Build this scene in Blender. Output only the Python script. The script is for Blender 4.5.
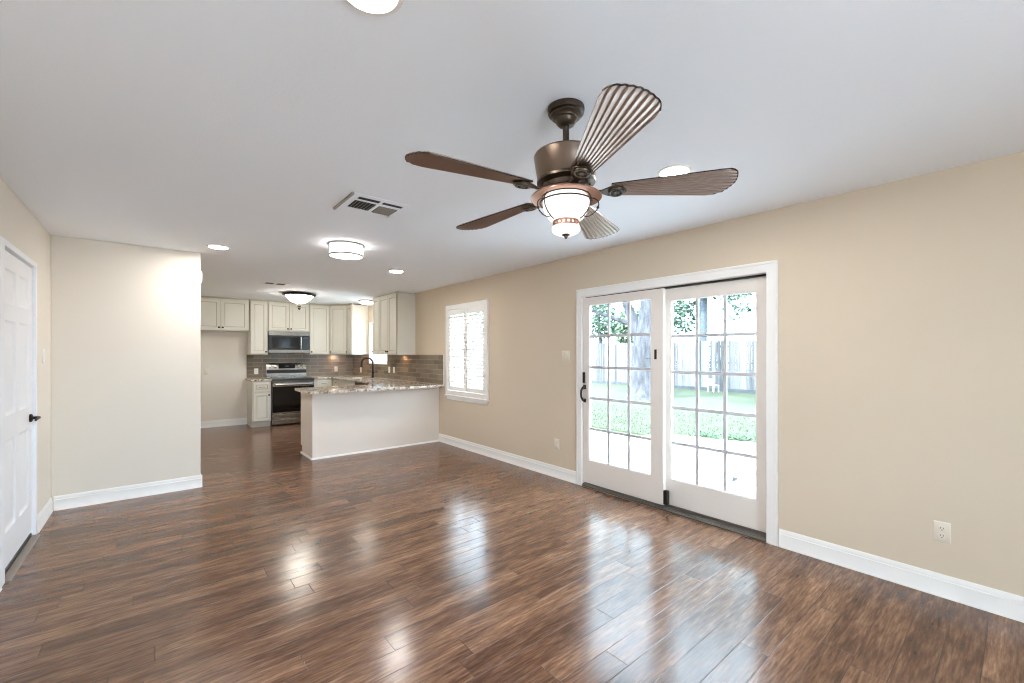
import bpy, bmesh, math, random
from mathutils import Vector, Matrix

# ------------------------------------------------------------------ camera, sky, exposure
for o in list(bpy.data.objects):
    bpy.data.objects.remove(o, do_unlink=True)
SC = bpy.context.scene
COL = SC.collection
PI = math.pi

cam_d = bpy.data.cameras.new('camera')
cam_d.sensor_fit = 'HORIZONTAL'
cam_d.sensor_width = 36.0
cam_d.lens = 36.0 * 428.0 / 1024.0
cam_d.shift_y = (353.8 - 341.5) / 1024.0
cam_d.clip_start = 0.05
cam = bpy.data.objects.new('camera', cam_d)
COL.objects.link(cam)
cam.location = (0, 0, 1.4)
cam.rotation_euler = (PI / 2, 0, -math.radians(39.75))
SC.camera = cam

world = bpy.data.worlds.new('overcast_sky')
SC.world = world
world.use_nodes = True
wb = world.node_tree.nodes['Background']
wb.inputs['Color'].default_value = (0.66, 0.84, 1.0, 1)
wb.inputs['Strength'].default_value = 5.0

sun_d = bpy.data.lights.new('sun', 'SUN')
sun_d.energy = 9.0
sun_d.angle = math.radians(3)
sun_d.color = (0.93, 0.97, 1.0)
sun = bpy.data.objects.new('sun', sun_d)
COL.objects.link(sun)
sun.location = (-10, 4, 20)
sun.rotation_euler = Vector((0.62, -0.10, -0.80)).to_track_quat('-Z', 'Y').to_euler()

SC.view_settings.view_transform = 'Standard'
SC.view_settings.look = 'None'
SC.view_settings.gamma = 1.0
SC.view_settings.use_curve_mapping = False
SC.view_settings.exposure = 1.88
SC.cycles.use_denoising = True
SC.cycles.filter_width = 1.15
SC.cycles.max_bounces = 14
SC.cycles.diffuse_bounces = 8
SC.cycles.glossy_bounces = 4
SC.cycles.transparent_max_bounces = 24
SC.cycles.caustics_reflective = False
SC.cycles.caustics_refractive = False
SC.cycles.sample_clamp_indirect = 4.0

# lamp strengths (radiance of the glowing surfaces)
E_FAN, E_CAN, E_DRUM, E_BOWL, E_FLUSH, E_PUCK = 0.55, 78, 2.2, 12.5, 6.5, 36

H = 2.46          # ceiling
XR, XL = 3.49, -0.72
YB, YE, YREAR = 9.93, 5.55, -1.9

# ------------------------------------------------------------------ helpers
def lin(c):
    return tuple(((v / 255.0) / 12.92 if v / 255.0 <= 0.04045 else ((v / 255.0 + 0.055) / 1.055) ** 2.4) for v in c)

def rgba(c):
    return (*lin(c), 1.0)

class NT:
    """thin wrapper for building node trees"""
    def __init__(s, name):
        s.m = bpy.data.materials.new(name)
        s.m.use_nodes = True
        s.t = s.m.node_tree
        s.t.nodes.clear()
        s.out = s.t.nodes.new('ShaderNodeOutputMaterial')
    def n(s, kind, **kw):
        nd = s.t.nodes.new(kind)
        for k, v in kw.items():
            if hasattr(nd, k):
                setattr(nd, k, v)
            else:
                nd.inputs[k.replace('_', ' ')].default_value = v
        return nd
    def l(s, a, b):
        s.t.links.new(a, b)
    def coord(s):
        return s.n('ShaderNodeTexCoord').outputs['Object']
    def math(s, op, a, b=None, c=None):
        nd = s.t.nodes.new('ShaderNodeMath'); nd.operation = op
        for i, v in enumerate((a, b, c)):
            if v is None: continue
            if hasattr(v, 'links'): s.l(v, nd.inputs[i])
            else: nd.inputs[i].default_value = v
        return nd.outputs[0]
    def sep(s, v):
        nd = s.n('ShaderNodeSeparateXYZ'); s.l(v, nd.inputs[0]); return nd.outputs
    def comb(s, x=0, y=0, z=0):
        nd = s.n('ShaderNodeCombineXYZ')
        for i, v in enumerate((x, y, z)):
            if hasattr(v, 'links'): s.l(v, nd.inputs[i])
            else: nd.inputs[i].default_value = v
        return nd.outputs[0]
    def noise(s, vec, scale, detail=3, rough=0.5, dist=0.0):
        nd = s.n('ShaderNodeTexNoise'); s.l(vec, nd.inputs['Vector'])
        nd.inputs['Scale'].default_value = scale; nd.inputs['Detail'].default_value = detail
        nd.inputs['Roughness'].default_value = rough; nd.inputs['Distortion'].default_value = dist
        return nd.outputs['Fac']
    def ramp(s, fac, stops):
        nd = s.n('ShaderNodeValToRGB'); s.l(fac, nd.inputs[0])
        cr = nd.color_ramp
        while len(cr.elements) < len(stops): cr.elements.new(0.5)
        for e, (p, c) in zip(cr.elements, stops):
            e.position = p; e.color = rgba(c)
        return nd.outputs[0]
    def mix(s, fac, a, b, mode='MIX'):
        nd = s.n('ShaderNodeMix'); nd.data_type = 'RGBA'; nd.blend_type = mode
        for sock, v in ((nd.inputs[0], fac), (nd.inputs[6], a), (nd.inputs[7], b)):
            if hasattr(v, 'links'): s.l(v, sock)
            else: sock.default_value = v if not isinstance(v, tuple) or len(v) == 4 else (*v, 1)
        return nd.outputs[2]
    def bump(s, h, strength=0.2, dist=0.01):
        nd = s.n('ShaderNodeBump'); s.l(h, nd.inputs['Height'])
        nd.inputs['Strength'].default_value = strength; nd.inputs['Distance'].default_value = dist
        return nd.outputs[0]
    def bsdf(s, color, rough=0.5, metal=0.0, normal=None, spec=0.5, coat=0.0):
        nd = s.n('ShaderNodeBsdfPrincipled')
        for key, v in (('Base Color', color), ('Roughness', rough), ('Metallic', metal), ('Specular IOR Level', spec), ('Coat Weight', coat)):
            if hasattr(v, 'links'): s.l(v, nd.inputs[key])
            else: nd.inputs[key].default_value = v
        if normal is not None: s.l(normal, nd.inputs['Normal'])
        s.l(nd.outputs[0], s.out.inputs[0])
        return s.m

def paint(name, c, rough=0.5, bump=0.0, scale=120, metal=0.0, var=0.0, spec=0.5):
    """plain paint / metal with a fine procedural surface"""
    t = NT(name)
    co = t.coord()
    nz = t.noise(co, scale, 4)
    col = rgba(c)
    if var:
        big = t.noise(co, 6, 3)
        col = t.mix(big, rgba(tuple(v * (1 - var) for v in c)), rgba(tuple(min(255, v * (1 + var)) for v in c)))
    return t.bsdf(col, rough, metal, t.bump(nz, bump, 0.004) if bump else None, spec)

def glow(name, c, strength):
    t = NT(name)
    e = t.n('ShaderNodeEmission')
    e.inputs[0].default_value = rgba(c); e.inputs[1].default_value = strength
    t.l(e.outputs[0], t.out.inputs[0])
    return t.m

def glass(name):
    t = NT(name)
    fr = t.n('ShaderNodeFresnel'); fr.inputs[0].default_value = 1.45
    a = t.n('ShaderNodeBsdfTransparent'); a.inputs[0].default_value = (0.95, 0.97, 0.97, 1)
    g = t.n('ShaderNodeBsdfGlossy'); g.inputs['Roughness'].default_value = 0.02
    mx = t.n('ShaderNodeMixShader')
    geo = t.n('ShaderNodeNewGeometry')
    t.l(t.math('MULTIPLY', fr.outputs[0], t.math('SUBTRACT', 1.0, geo.outputs['Backfacing'])), mx.inputs[0]); t.l(a.outputs[0], mx.inputs[1]); t.l(g.outputs[0], mx.inputs[2])
    t.l(mx.outputs[0], t.out.inputs[0])
    return t.m

def mat_floor():
    t = NT('hand_scraped_wood')
    co = t.coord(); x, y, z = t.sep(co)
    PW, PL = 0.127, 1.25
    row = t.math('FLOOR', t.math('DIVIDE', y, PW))
    wn = t.n('ShaderNodeTexWhiteNoise'); wn.noise_dimensions = '1D'; t.l(row, wn.inputs['W'])
    xs = t.math('ADD', x, t.math('MULTIPLY', wn.outputs['Value'], 1.7))
    colm = t.math('FLOOR', t.math('DIVIDE', xs, PL))
    wn2 = t.n('ShaderNodeTexWhiteNoise'); wn2.noise_dimensions = '3D'; t.l(t.comb(row, colm, 3.7), wn2.inputs['Vector'])
    rnd = wn2.outputs['Value']
    # grain, stretched along the plank and shifted per plank
    gx = t.math('ADD', t.math('MULTIPLY', x, 2.2), t.math('MULTIPLY', rnd, 37.0))
    gy = t.math('MULTIPLY', y, 17.0)
    g1 = t.noise(t.comb(gx, gy, rnd), 1.0, 6, 0.62, 0.7)
    g2 = t.noise(t.comb(t.math('MULTIPLY', x, 9.0), t.math('MULTIPLY', y, 95.0), rnd), 1.0, 4, 0.6)
    big = t.noise(t.comb(t.math('ADD', t.math('MULTIPLY', x, 5.0), t.math('MULTIPLY', rnd, 11.0)), t.math('MULTIPLY', y, 11.0), 0), 1.0, 4, 0.6, 1.0)
    f = t.math('ADD', t.math('ADD', t.math('MULTIPLY', g1, 0.44), t.math('MULTIPLY', g2, 0.42)), t.math('MULTIPLY', big, 0.14))
    f = t.math('ADD', f, t.math('MULTIPLY', t.math('SUBTRACT', rnd, 0.5), 0.09))
    c = t.ramp(f, [(0.30, (62, 41, 30)), (0.42, (86, 59, 44)), (0.50, (108, 77, 58)), (0.58, (132, 98, 76)), (0.70, (168, 131, 105))])
    # seams
    def edge(v, per, w):
        fr = t.math('FRACT', t.math('DIVIDE', v, per))
        d = t.math('MULTIPLY', t.math('MINIMUM', fr, t.math('SUBTRACT', 1.0, fr)), per)
        nd = t.n('ShaderNodeMapRange'); t.l(d, nd.inputs[0]); nd.inputs[1].default_value = 0.0; nd.inputs[2].default_value = w
        nd.interpolation_type = 'SMOOTHSTEP'
        return nd.outputs[0]
    seam = t.math('MINIMUM', edge(y, PW, 0.0024), edge(xs, PL, 0.0026))
    c = t.mix(seam, rgba((56, 38, 29)), c)
    hgt = t.math('ADD', t.math('MULTIPLY', seam, 0.6), t.math('ADD', t.math('MULTIPLY', g1, 0.45), t.math('MULTIPLY', g2, 0.25)))
    hgt = t.math('ADD', hgt, t.math('MULTIPLY', rnd, 0.12))
    rough = t.math('ADD', 0.11, t.math('MULTIPLY', g2, 0.16))
    return t.bsdf(c, rough, 0.0, t.bump(hgt, 0.24, 0.004), 0.45)

def mat_granite():
    t = NT('granite')
    co = t.coord()
    a = t.noise(co, 9, 6, 0.7, 1.2)
    c = t.ramp(a, [(0.30, (58, 46, 40)), (0.42, (128, 108, 92)), (0.50, (196, 184, 168)), (0.58, (226, 219, 208)), (0.70, (150, 124, 104))])
    b = t.noise(co, 48, 4, 0.7)
    c = t.mix(t.math('MULTIPLY', t.math('GREATER_THAN', b, 0.60), 0.75), c, rgba((52, 42, 38)))
    d = t.noise(co, 31, 3, 0.6)
    c = t.mix(t.math('MULTIPLY', t.math('GREATER_THAN', d, 0.60), 0.7), c, rgba((236, 230, 222)))
    return t.bsdf(c, 0.12, 0, None, 0.5)

def mat_tile(name, axis):
    t = NT(name)
    x, y, z = t.sep(t.coord())
    u = y if axis == 'Y' else x
    br = t.n('ShaderNodeTexBrick')
    t.l(t.comb(u, z, 0), br.inputs['Vector'])
    br.inputs['Scale'].default_value = 1.0
    br.inputs['Brick Width'].default_value = 0.302
    br.inputs['Row Height'].default_value = 0.0765
    br.inputs['Mortar Size'].default_value = 0.0028
    br.inputs['Mortar Smooth'].default_value = 0.2
    br.inputs['Color1'].default_value = rgba((140, 126, 108))
    br.inputs['Color2'].default_value = rgba((112, 100, 86))
    br.inputs['Mortar'].default_value = rgba((168, 156, 138))
    inv = t.math('SUBTRACT', 1.0, br.outputs['Fac'])
    return t.bsdf(br.outputs['Color'], 0.13, 0, t.bump(inv, 0.4, 0.002), 0.55)

def mat_steel(name, c=(176, 172, 166), rough=0.3):
    t = NT(name)
    x, y, z = t.sep(t.coord())
    n = t.noise(t.comb(t.math('MULTIPLY', x, 6), t.math('MULTIPLY', y, 6), t.math('MULTIPLY', z, 500)), 1.0, 3)
    r = t.math('ADD', rough - 0.06, t.math('MULTIPLY', n, 0.12))
    return t.bsdf(rgba(c), r, 1.0)

def mat_bark():
    t = NT('bark')
    x, y, z = t.sep(t.coord())
    n = t.noise(t.comb(t.math('MULTIPLY', x, 9), t.math('MULTIPLY', y, 9), t.math('MULTIPLY', z, 2.5)), 1.0, 6, 0.65)
    c = t.ramp(n, [(0.3, (34, 34, 38)), (0.5, (56, 56, 61)), (0.7, (78, 78, 84))])
    return t.bsdf(c, 0.9, 0, t.bump(n, 0.8, 0.05))

def mat_fence():
    t = NT('weathered_fence_wood')
    x, y, z = t.sep(t.coord())
    wn = t.n('ShaderNodeTexWhiteNoise'); wn.noise_dimensions = '1D'
    t.l(t.math('FLOOR', t.math('DIVIDE', y, 0.145)), wn.inputs['W'])
    n = t.noise(t.comb(t.math('MULTIPLY', x, 9), t.math('MULTIPLY', y, 26), t.math('MULTIPLY', z, 1.2)), 1.0, 5, 0.65)
    f = t.math('ADD', t.math('MULTIPLY', n, 0.55), t.math('MULTIPLY', wn.outputs['Value'], 0.45))
    c = t.ramp(f, [(0.25, (44, 45, 47)), (0.5, (88, 87, 88)), (0.75, (124, 122, 120))])
    return t.bsdf(c, 0.9)

def mat_ramp(name, scale, stops, rough=0.9, bump=0.0, detail=5):
    t = NT(name)
    n = t.noise(t.coord(), scale, detail, 0.6)
    return t.bsdf(t.ramp(n, stops), rough, 0, t.bump(n, bump, 0.02) if bump else None)

M = {}
M['wall'] = paint('cream_wall_paint', (210, 195, 174), 0.85, 0.06, 160)
M['wall_pale'] = paint('pale_wall_paint', (227, 219, 207), 0.85, 0.06, 160)
M['ceiling'] = paint('ceiling_paint', (240, 244, 250), 0.9, 0.22, 70)
M['trim'] = paint('white_trim_paint', (236, 234, 231), 0.4, 0.02, 60)
M['doorwhite'] = paint('white_door_paint', (240, 241, 243), 0.45, 0.03, 60)
M['slidewhite'] = paint('off_white_vinyl', (226, 219, 212), 0.4, 0.01, 60)
M['muntin'] = paint('grey_white_muntin', (196, 196, 200), 0.45, 0.01, 60)
M['floor'] = mat_floor()
M['granite'] = mat_granite()
M['tileY'] = mat_tile('taupe_tile_side', 'Y')
M['tileX'] = mat_tile('taupe_tile_rear', 'X')
M['cab'] = paint('antique_white_cabinet', (218, 215, 204), 0.42, 0.02, 40, var=0.012)
M['glaze'] = paint('brown_glaze', (184, 173, 154), 0.5, 0.02, 40)
M['pen'] = paint('peninsula_paint', (230, 219, 208), 0.6, 0.03, 60)
M['bronze'] = paint('oil_rubbed_bronze', (46, 38, 34), 0.35, 0.03, 60, metal=0.7)
M['black'] = paint('black_plastic', (18, 18, 19), 0.35, 0.02, 80)
M['blackglass'] = paint('black_glass', (9, 10, 11), 0.06, 0.0, 80)
M['darkglass'] = paint('microwave_glass', (26, 28, 31), 0.08, 0.0, 80)
M['steel'] = mat_steel('brushed_steel', (158, 155, 150), 0.26)
M['steel_d'] = mat_steel('dark_steel', (104, 101, 98), 0.3)
M['chrome'] = paint('polished_steel', (214, 212, 208), 0.16, 0.0, 60, metal=1.0)
M['nickel'] = paint('brushed_nickel', (150, 148, 146), 0.3, 0.02, 80, metal=1.0)
M['fanmetal'] = paint('aged_bronze_metal', (104, 88, 76), 0.36, 0.03, 40, metal=0.75, var=0.08)
M['fandark'] = paint('dark_bronze_metal', (74, 64, 54), 0.36, 0.04, 40, metal=0.75, var=0.1)
M['blade'] = paint('bronze_blade', (156, 138, 128), 0.28, 0.0, 30, metal=0.85, var=0.03)
M['bladeedge'] = paint('blade_rim', (52, 44, 40), 0.4, 0.02, 30, metal=0.5)
M['wire'] = paint('dark_cage_wire', (58, 46, 40), 0.6, 0.0, 40, metal=0.2)
M['copper'] = paint('copper_pan', (166, 122, 102), 0.4, 0.02, 60, metal=0.6)
M['plate'] = paint('white_cover_plate', (240, 238, 232), 0.35, 0.0, 60)
M['almond'] = paint('almond_cover_plate', (222, 212, 196), 0.35, 0.0, 60)
M['slot'] = paint('dark_slot', (40, 38, 36), 0.6, 0.0, 60)
M['sill'] = paint('grey_brown_sill', (96, 88, 81), 0.45, 0.03, 50, metal=0.3)
M['sill_d'] = paint('dark_track_groove', (52, 47, 44), 0.6, 0.03, 50)
M['reducer'] = paint('wood_reducer', (128, 116, 106), 0.4, 0.05, 40, var=0.1)
M['glass'] = glass('window_glass')
M['ventgrey'] = paint('vent_louver_grey', (150, 148, 142), 0.5, 0.0, 60)
M['duct'] = paint('vent_duct_dark', (44, 46, 50), 0.7, 0.0, 60)
M['g_fan'] = glow('lit_fan_globe', (255, 248, 238), E_FAN)
M['g_can'] = glow('lit_can_lens', (255, 251, 246), E_CAN)
M['g_drum'] = glow('lit_drum_shade', (255, 250, 243), E_DRUM)
M['g_bowl'] = glow('lit_bowl', (255, 248, 236), E_BOWL)
M['g_flush'] = glow('lit_flush_dome', (255, 248, 238), E_FLUSH)
M['g_puck'] = glow('lit_puck_lens', (255, 206, 160), E_PUCK)
M['g_disp'] = paint('clock_display', (70, 84, 92), 0.2, 0.0, 60)
M['concrete'] = mat_ramp('patio_concrete', 3.0, [(0.3, (168, 166, 165)), (0.7, (190, 188, 187))], 0.9, 0.05)
M['joint'] = paint('patio_joint', (92, 92, 94), 0.95, 0.1, 50)
M['lawn'] = mat_ramp('lawn_grass', 5.0, [(0.3, (36, 45, 24)), (0.55, (44, 53, 29)), (0.75, (50, 58, 34))], 0.95, 0.3)
M['blade_grass'] = mat_ramp('grass_blades', 6.0, [(0.3, (34, 45, 22)), (0.7, (43, 54, 29))], 0.9)
M['weeds'] = mat_ramp('weed_leaves', 14.0, [(0.3, (30, 54, 36)), (0.7, (62, 86, 60))], 0.9)
M['leaf'] = mat_ramp('tree_leaves', 4.0, [(0.3, (42, 64, 54)), (0.55, (66, 88, 70)), (0.75, (96, 114, 92))], 0.8)
M['leaf2'] = mat_ramp('pale_leaves', 4.0, [(0.3, (66, 86, 66)), (0.7, (98, 114, 88))], 0.8)
M['bark'] = mat_bark()
M['bark_d'] = mat_ramp('grey_bark', 6.0, [(0.3, (48, 54, 60)), (0.7, (72, 78, 84))], 0.9, 0.5)
M['fence'] = mat_fence()
M['fence_grey'] = mat_ramp('fence_dark_grey', 4.0, [(0.3, (48, 52, 56)), (0.7, (68, 72, 76))], 0.95)
M['chairwhite'] = paint('white_plastic', (240, 240, 240), 0.5, 0.0, 60)
M['drain'] = paint('sink_steel', (120, 118, 116), 0.3, 0.0, 60, metal=1.0)
M['leafdead'] = paint('dry_leaf', (40, 36, 34), 0.9, 0.1, 60)

class MB:
    def __init__(s):
        s.bm = bmesh.new()
    def face(s, pts, mi=0, smooth=False):
        vs = [s.bm.verts.new(p) for p in pts]
        f = s.bm.faces.new(vs); f.material_index = mi; f.smooth = smooth
        return f
    def box(s, x0, x1, y0, y1, z0, z1, mi=0):
        x0, x1 = sorted((x0, x1)); y0, y1 = sorted((y0, y1)); z0, z1 = sorted((z0, z1))
        v = [s.bm.verts.new(p) for p in ((x0, y0, z0), (x1, y0, z0), (x1, y1, z0), (x0, y1, z0), (x0, y0, z1), (x1, y0, z1), (x1, y1, z1), (x0, y1, z1))]
        for q in ((3, 2, 1, 0), (4, 5, 6, 7), (0, 1, 5, 4), (1, 2, 6, 5), (2, 3, 7, 6), (3, 0, 4, 7)):
            f = s.bm.faces.new([v[i] for i in q]); f.material_index = mi
        return s
    def lathe(s, prof, c=(0, 0, 0), seg=32, mi=0, axis='Z', closed=False):
        """prof: (r, h) pairs along the axis"""
        rings = []
        for r, h in prof:
            ring = []
            n = 1 if r < 1e-6 else seg
            for k in range(n):
                a = 2 * PI * k / seg
                p = (r * math.cos(a), r * math.sin(a), h)
                if axis == 'X': p = (p[2], p[0], p[1])
                elif axis == 'Y': p = (p[0], p[2], p[1])
                ring.append(s.bm.verts.new((p[0] + c[0], p[1] + c[1], p[2] + c[2])))
            rings.append(ring)
        pairs = list(zip(rings, rings[1:]))
        if closed: pairs.append((rings[-1], rings[0]))
        for a, b in pairs:
            for k in range(seg):
                k2 = (k + 1) % seg
                if len(a) == 1 and len(b) == 1: continue
                if len(a) == 1: vs = [a[0], b[k], b[k2]]
                elif len(b) == 1: vs = [a[k], b[0], a[k2]]
                else: vs = [a[k], b[k], b[k2], a[k2]]
                f = s.bm.faces.new(vs); f.material_index = mi; f.smooth = True
        if not closed:
            for r in (rings[0], rings[-1]):
                if len(r) > 1:
                    f = s.bm.faces.new(r); f.material_index = mi
        return s
    def tube(s, pts, r, seg=8, mi=0, loop=False):
        pts = [Vector(p) for p in pts]; n = len(pts)
        rr = r if isinstance(r, (list, tuple)) else [r] * n
        rings = []; up = Vector((0.13, 0.31, 0.94)).normalized()
        prev = None
        for i in range(n):
            if loop: d = (pts[(i + 1) % n] - pts[i - 1])
            else: d = pts[min(i + 1, n - 1)] - pts[max(i - 1, 0)]
            d.normalize()
            if prev is None:
                a = d.cross(up)
                if a.length < 1e-3: a = d.cross(Vector((1, 0, 0)))
            else:
                a = prev - d * prev.dot(d)
            a.normalize(); b = d.cross(a); prev = a
            rings.append([s.bm.verts.new(pts[i] + (a * math.cos(2 * PI * k / seg) + b * math.sin(2 * PI * k / seg)) * rr[i]) for k in range(seg)])
        pr = list(zip(rings, rings[1:]))
        if loop: pr.append((rings[-1], rings[0]))
        for a, b in pr:
            for k in range(seg):
                f = s.bm.faces.new([a[k], a[(k + 1) % seg], b[(k + 1) % seg], b[k]]); f.material_index = mi; f.smooth = True
        if not loop:
            for q in (rings[0], rings[-1]):
                f = s.bm.faces.new(q); f.material_index = mi
        return s
    def ring(s, R, z, r, c=(0, 0), seg=40, mi=0):
        return s.tube([(c[0] + R * math.cos(2 * PI * k / seg), c[1] + R * math.sin(2 * PI * k / seg), z) for k in range(seg)], r, 6, mi, True)
    def frame(s, u0, u1, v0, v1, holes, w0, w1, mp, mi=0, keep=None):
        """a slab u x v with rectangular holes, from w0 to w1; mp(u, v, w) gives the point"""
        us = sorted({u0, u1} | {h[0] for h in holes} | {h[1] for h in holes})
        vs = sorted({v0, v1} | {h[2] for h in holes} | {h[3] for h in holes})
        us = [u for u in us if u0 - 1e-9 <= u <= u1 + 1e-9]; vs = [v for v in vs if v0 - 1e-9 <= v <= v1 + 1e-9]
        def kept(i, j):
            if not (0 <= i < len(us) - 1 and 0 <= j < len(vs) - 1): return False
            cu, cv = (us[i] + us[i + 1]) / 2, (vs[j] + vs[j + 1]) / 2
            return not any(h[0] < cu < h[1] and h[2] < cv < h[3] for h in holes)
        cache = {}
        def V(i, j, w):
            k = (i, j, w)
            if k not in cache: cache[k] = s.bm.verts.new(mp(us[i], vs[j], w))
            return cache[k]
        for i in range(len(us) - 1):
            for j in range(len(vs) - 1):
                if not kept(i, j): continue
                for w in (w0, w1):
                    f = s.bm.faces.new([V(i, j, w), V(i + 1, j, w), V(i + 1, j + 1, w), V(i, j + 1, w)]); f.material_index = mi
                for (di, dj, a, b) in ((-1, 0, (i, j), (i, j + 1)), (1, 0, (i + 1, j), (i + 1, j + 1)), (0, -1, (i, j), (i + 1, j)), (0, 1, (i, j + 1), (i + 1, j + 1))):
                    if not kept(i + di, j + dj):
                        f = s.bm.faces.new([V(*a, w0), V(*b, w0), V(*b, w1), V(*a, w1)]); f.material_index = mi
        return s
    def panel(s, u0, u1, v0, v1, rings, mp, back=True):
        """nested rectangular rings (inset, w, material); the last one is capped"""
        loops = []
        for ins, w, mi in rings:
            loops.append([s.bm.verts.new(mp(u, v, w)) for u, v in ((u0 + ins, v0 + ins), (u1 - ins, v0 + ins), (u1 - ins, v1 - ins), (u0 + ins, v1 - ins))])
        for k in range(len(loops) - 1):
            a, b = loops[k], loops[k + 1]
            for i in range(4):
                f = s.bm.faces.new([a[i], a[(i + 1) % 4], b[(i + 1) % 4], b[i]]); f.material_index = rings[k + 1][2]
        f = s.bm.faces.new(loops[-1]); f.material_index = rings[-1][2]
        if back:
            f = s.bm.faces.new(loops[0]); f.material_index = rings[0][2]
        return s
    def prism(s, poly, z0, z1, mi=0, mp=lambda u, v, w: (u, v, w)):
        a = [s.bm.verts.new(mp(u, v, z0)) for u, v in poly]; b = [s.bm.verts.new(mp(u, v, z1)) for u, v in poly]
        n = len(poly)
        for i in range(n):
            f = s.bm.faces.new([a[i], a[(i + 1) % n], b[(i + 1) % n], b[i]]); f.material_index = mi
        for q in (a, b):
            f = s.bm.faces.new(q); f.material_index = mi
        return s
    def build(s, name, mats, parent=None, bevel=0.0, loc=None, smooth=None, recalc=True, segs=2):
        if recalc: bmesh.ops.recalc_face_normals(s.bm, faces=s.bm.faces)
        me = bpy.data.meshes.new(name)
        s.bm.to_mesh(me); s.bm.free()
        for m in (mats if isinstance(mats, (list, tuple)) else [mats]): me.materials.append(m)
        if smooth: 
            for p in me.polygons: p.use_smooth = True
        me.set_sharp_from_angle(angle=math.radians(38))
        o = bpy.data.objects.new(name, me)
        COL.objects.link(o)
        if parent is not None: o.parent = parent
        if loc is not None: o.location = loc
        if bevel:
            b = o.modifiers.new('bevel', 'BEVEL'); b.width = bevel; b.segments = segs; b.limit_method = 'ANGLE'; b.angle_limit = math.radians(50)
        return o

def tag(o, label, cat, group=None, kind=None):
    o['label'] = label; o['category'] = cat
    if group: o['group'] = group
    if kind: o['kind'] = kind
    return o

def thing(name, label, cat, loc=(0, 0, 0), rz=0.0, group=None, kind=None):
    o = bpy.data.objects.new(name, None); COL.objects.link(o)
    o.empty_display_size = 0.1
    o.location = loc; o.rotation_euler = (0, 0, rz)
    return tag(o, label, cat, group, kind)

def kids(o):
    return [c for c in bpy.data.objects if c.parent == o]

def copy_thing(root, loc, label, rz=None):
    r = root.copy(); COL.objects.link(r); r.location = loc; r['label'] = label
    if rz is not None: r.rotation_euler = (0, 0, rz)
    for ch in kids(root):
        c = ch.copy(); COL.objects.link(c); c.parent = r
        for g in kids(ch):
            d = g.copy(); COL.objects.link(d); d.parent = c
    return r

YZX = lambda u, v, w: (w, u, v)      # things in planes of constant X
XZY = lambda u, v, w: (u, w, v)      # things in planes of constant Y
XYZ = lambda u, v, w: (u, v, w)

# ------------------------------------------------------------------ room shell
tag(MB().box(XL - 0.15, 3.47, YREAR - 0.15, YB + 0.15, -0.1, 0.0).build('floor', M['floor']),
    'dark brown hand scraped wood plank floor', 'floor', kind='structure')
tag(MB().box(XL - 0.15, XR + 0.15, YREAR - 0.15, YB + 0.15, H, H + 0.12).build('ceiling', M['ceiling']),
    'flat white ceiling over the living room and kitchen', 'ceiling', kind='structure')

D2 = (1.222, 3.038, 0.0, 2.012)      # sliding door opening: Y0 Y1 Z0 Z1
W1 = (4.74, 5.73, 0.83, 2.085)       # shuttered window
W2 = (8.0, 8.93, 1.19, 2.06)         # sink window
tag(MB().frame(YREAR - 0.15, YB + 0.15, -0.1, H, [(D2[0], D2[1], -0.02, D2[3]), W1, W2], XR, XR + 0.15, YZX).build('wall_right', M['wall']),
    'long cream wall with the sliding patio door', 'wall', kind='structure')
D1 = (3.985, 4.885, 0.0, 2.075)
tag(MB().frame(YREAR - 0.15, YE + 0.12, 0.0, H, [(D1[0], D1[1], -0.02, D1[3])], XL - 0.15, XL, YZX).build('wall_left', M['wall_pale']),
    'pale cream wall at left with the white panel door', 'wall', kind='structure')
tag(MB().box(XL, 0.36, YE, YE + 0.12, 0, H).build('wall_partition', M['wall_pale'], bevel=0.004),
    'pale cream partition wall facing the room beside the panel door', 'wall', kind='structure')
tag(MB().box(0.24, 0.36, YE + 0.12, YB, 0, H).build('wall_hall', M['wall_pale']),
    'cream kitchen wall hidden behind the partition wall', 'wall', kind='structure')
tag(MB().box(0.24, XR, YB, YB + 0.15, 0, H).build('wall_kitchen', M['wall_pale']),
    'cream kitchen wall behind the range and the empty refrigerator space', 'wall', kind='structure')
W3 = (-0.45, 1.45, 0.5, 2.25)  # opening for the added daylight window
tag(MB().frame(XL, XR, 0.0, H, [W3], YREAR - 0.15, YREAR, XZY).build('wall_rear', M['wall']),
    'cream wall behind the viewer with an added window', 'wall', kind='structure')

def base_run(name, p0, p1, label, d=0.014, h=0.128):
    """baseboard with a moulded top from p0 to p1 along a wall; the room lies to the left of the run"""
    p0 = Vector((*p0, 0)); p1 = Vector((*p1, 0)); t = (p1 - p0).normalized(); n = Vector((-t.y, t.x, 0))
    prof = [(0, 0), (d + 0.003, 0), (d + 0.003, 0.008), (d, 0.012), (d, h - 0.034), (d - 0.004, h - 0.030), (d - 0.004, h - 0.02), (d - 0.0065, h - 0.012), (d - 0.008, h - 0.003), (d - 0.010, h), (0, h)]
    mb = MB()
    a = [mb.bm.verts.new(p0 + n * u + Vector((0, 0, v))) for u, v in prof]
    b = [mb.bm.verts.new(p1 + n * u + Vector((0, 0, v))) for u, v in prof]
    for i in range(len(prof)):
        j = (i + 1) % len(prof)
        mb.bm.faces.new([a[i], a[j], b[j], b[i]])
    mb.bm.faces.new(a); mb.bm.faces.new(b)
    return tag(mb.build(name, M['trim']), label, 'baseboard', kind='structure')

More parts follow.
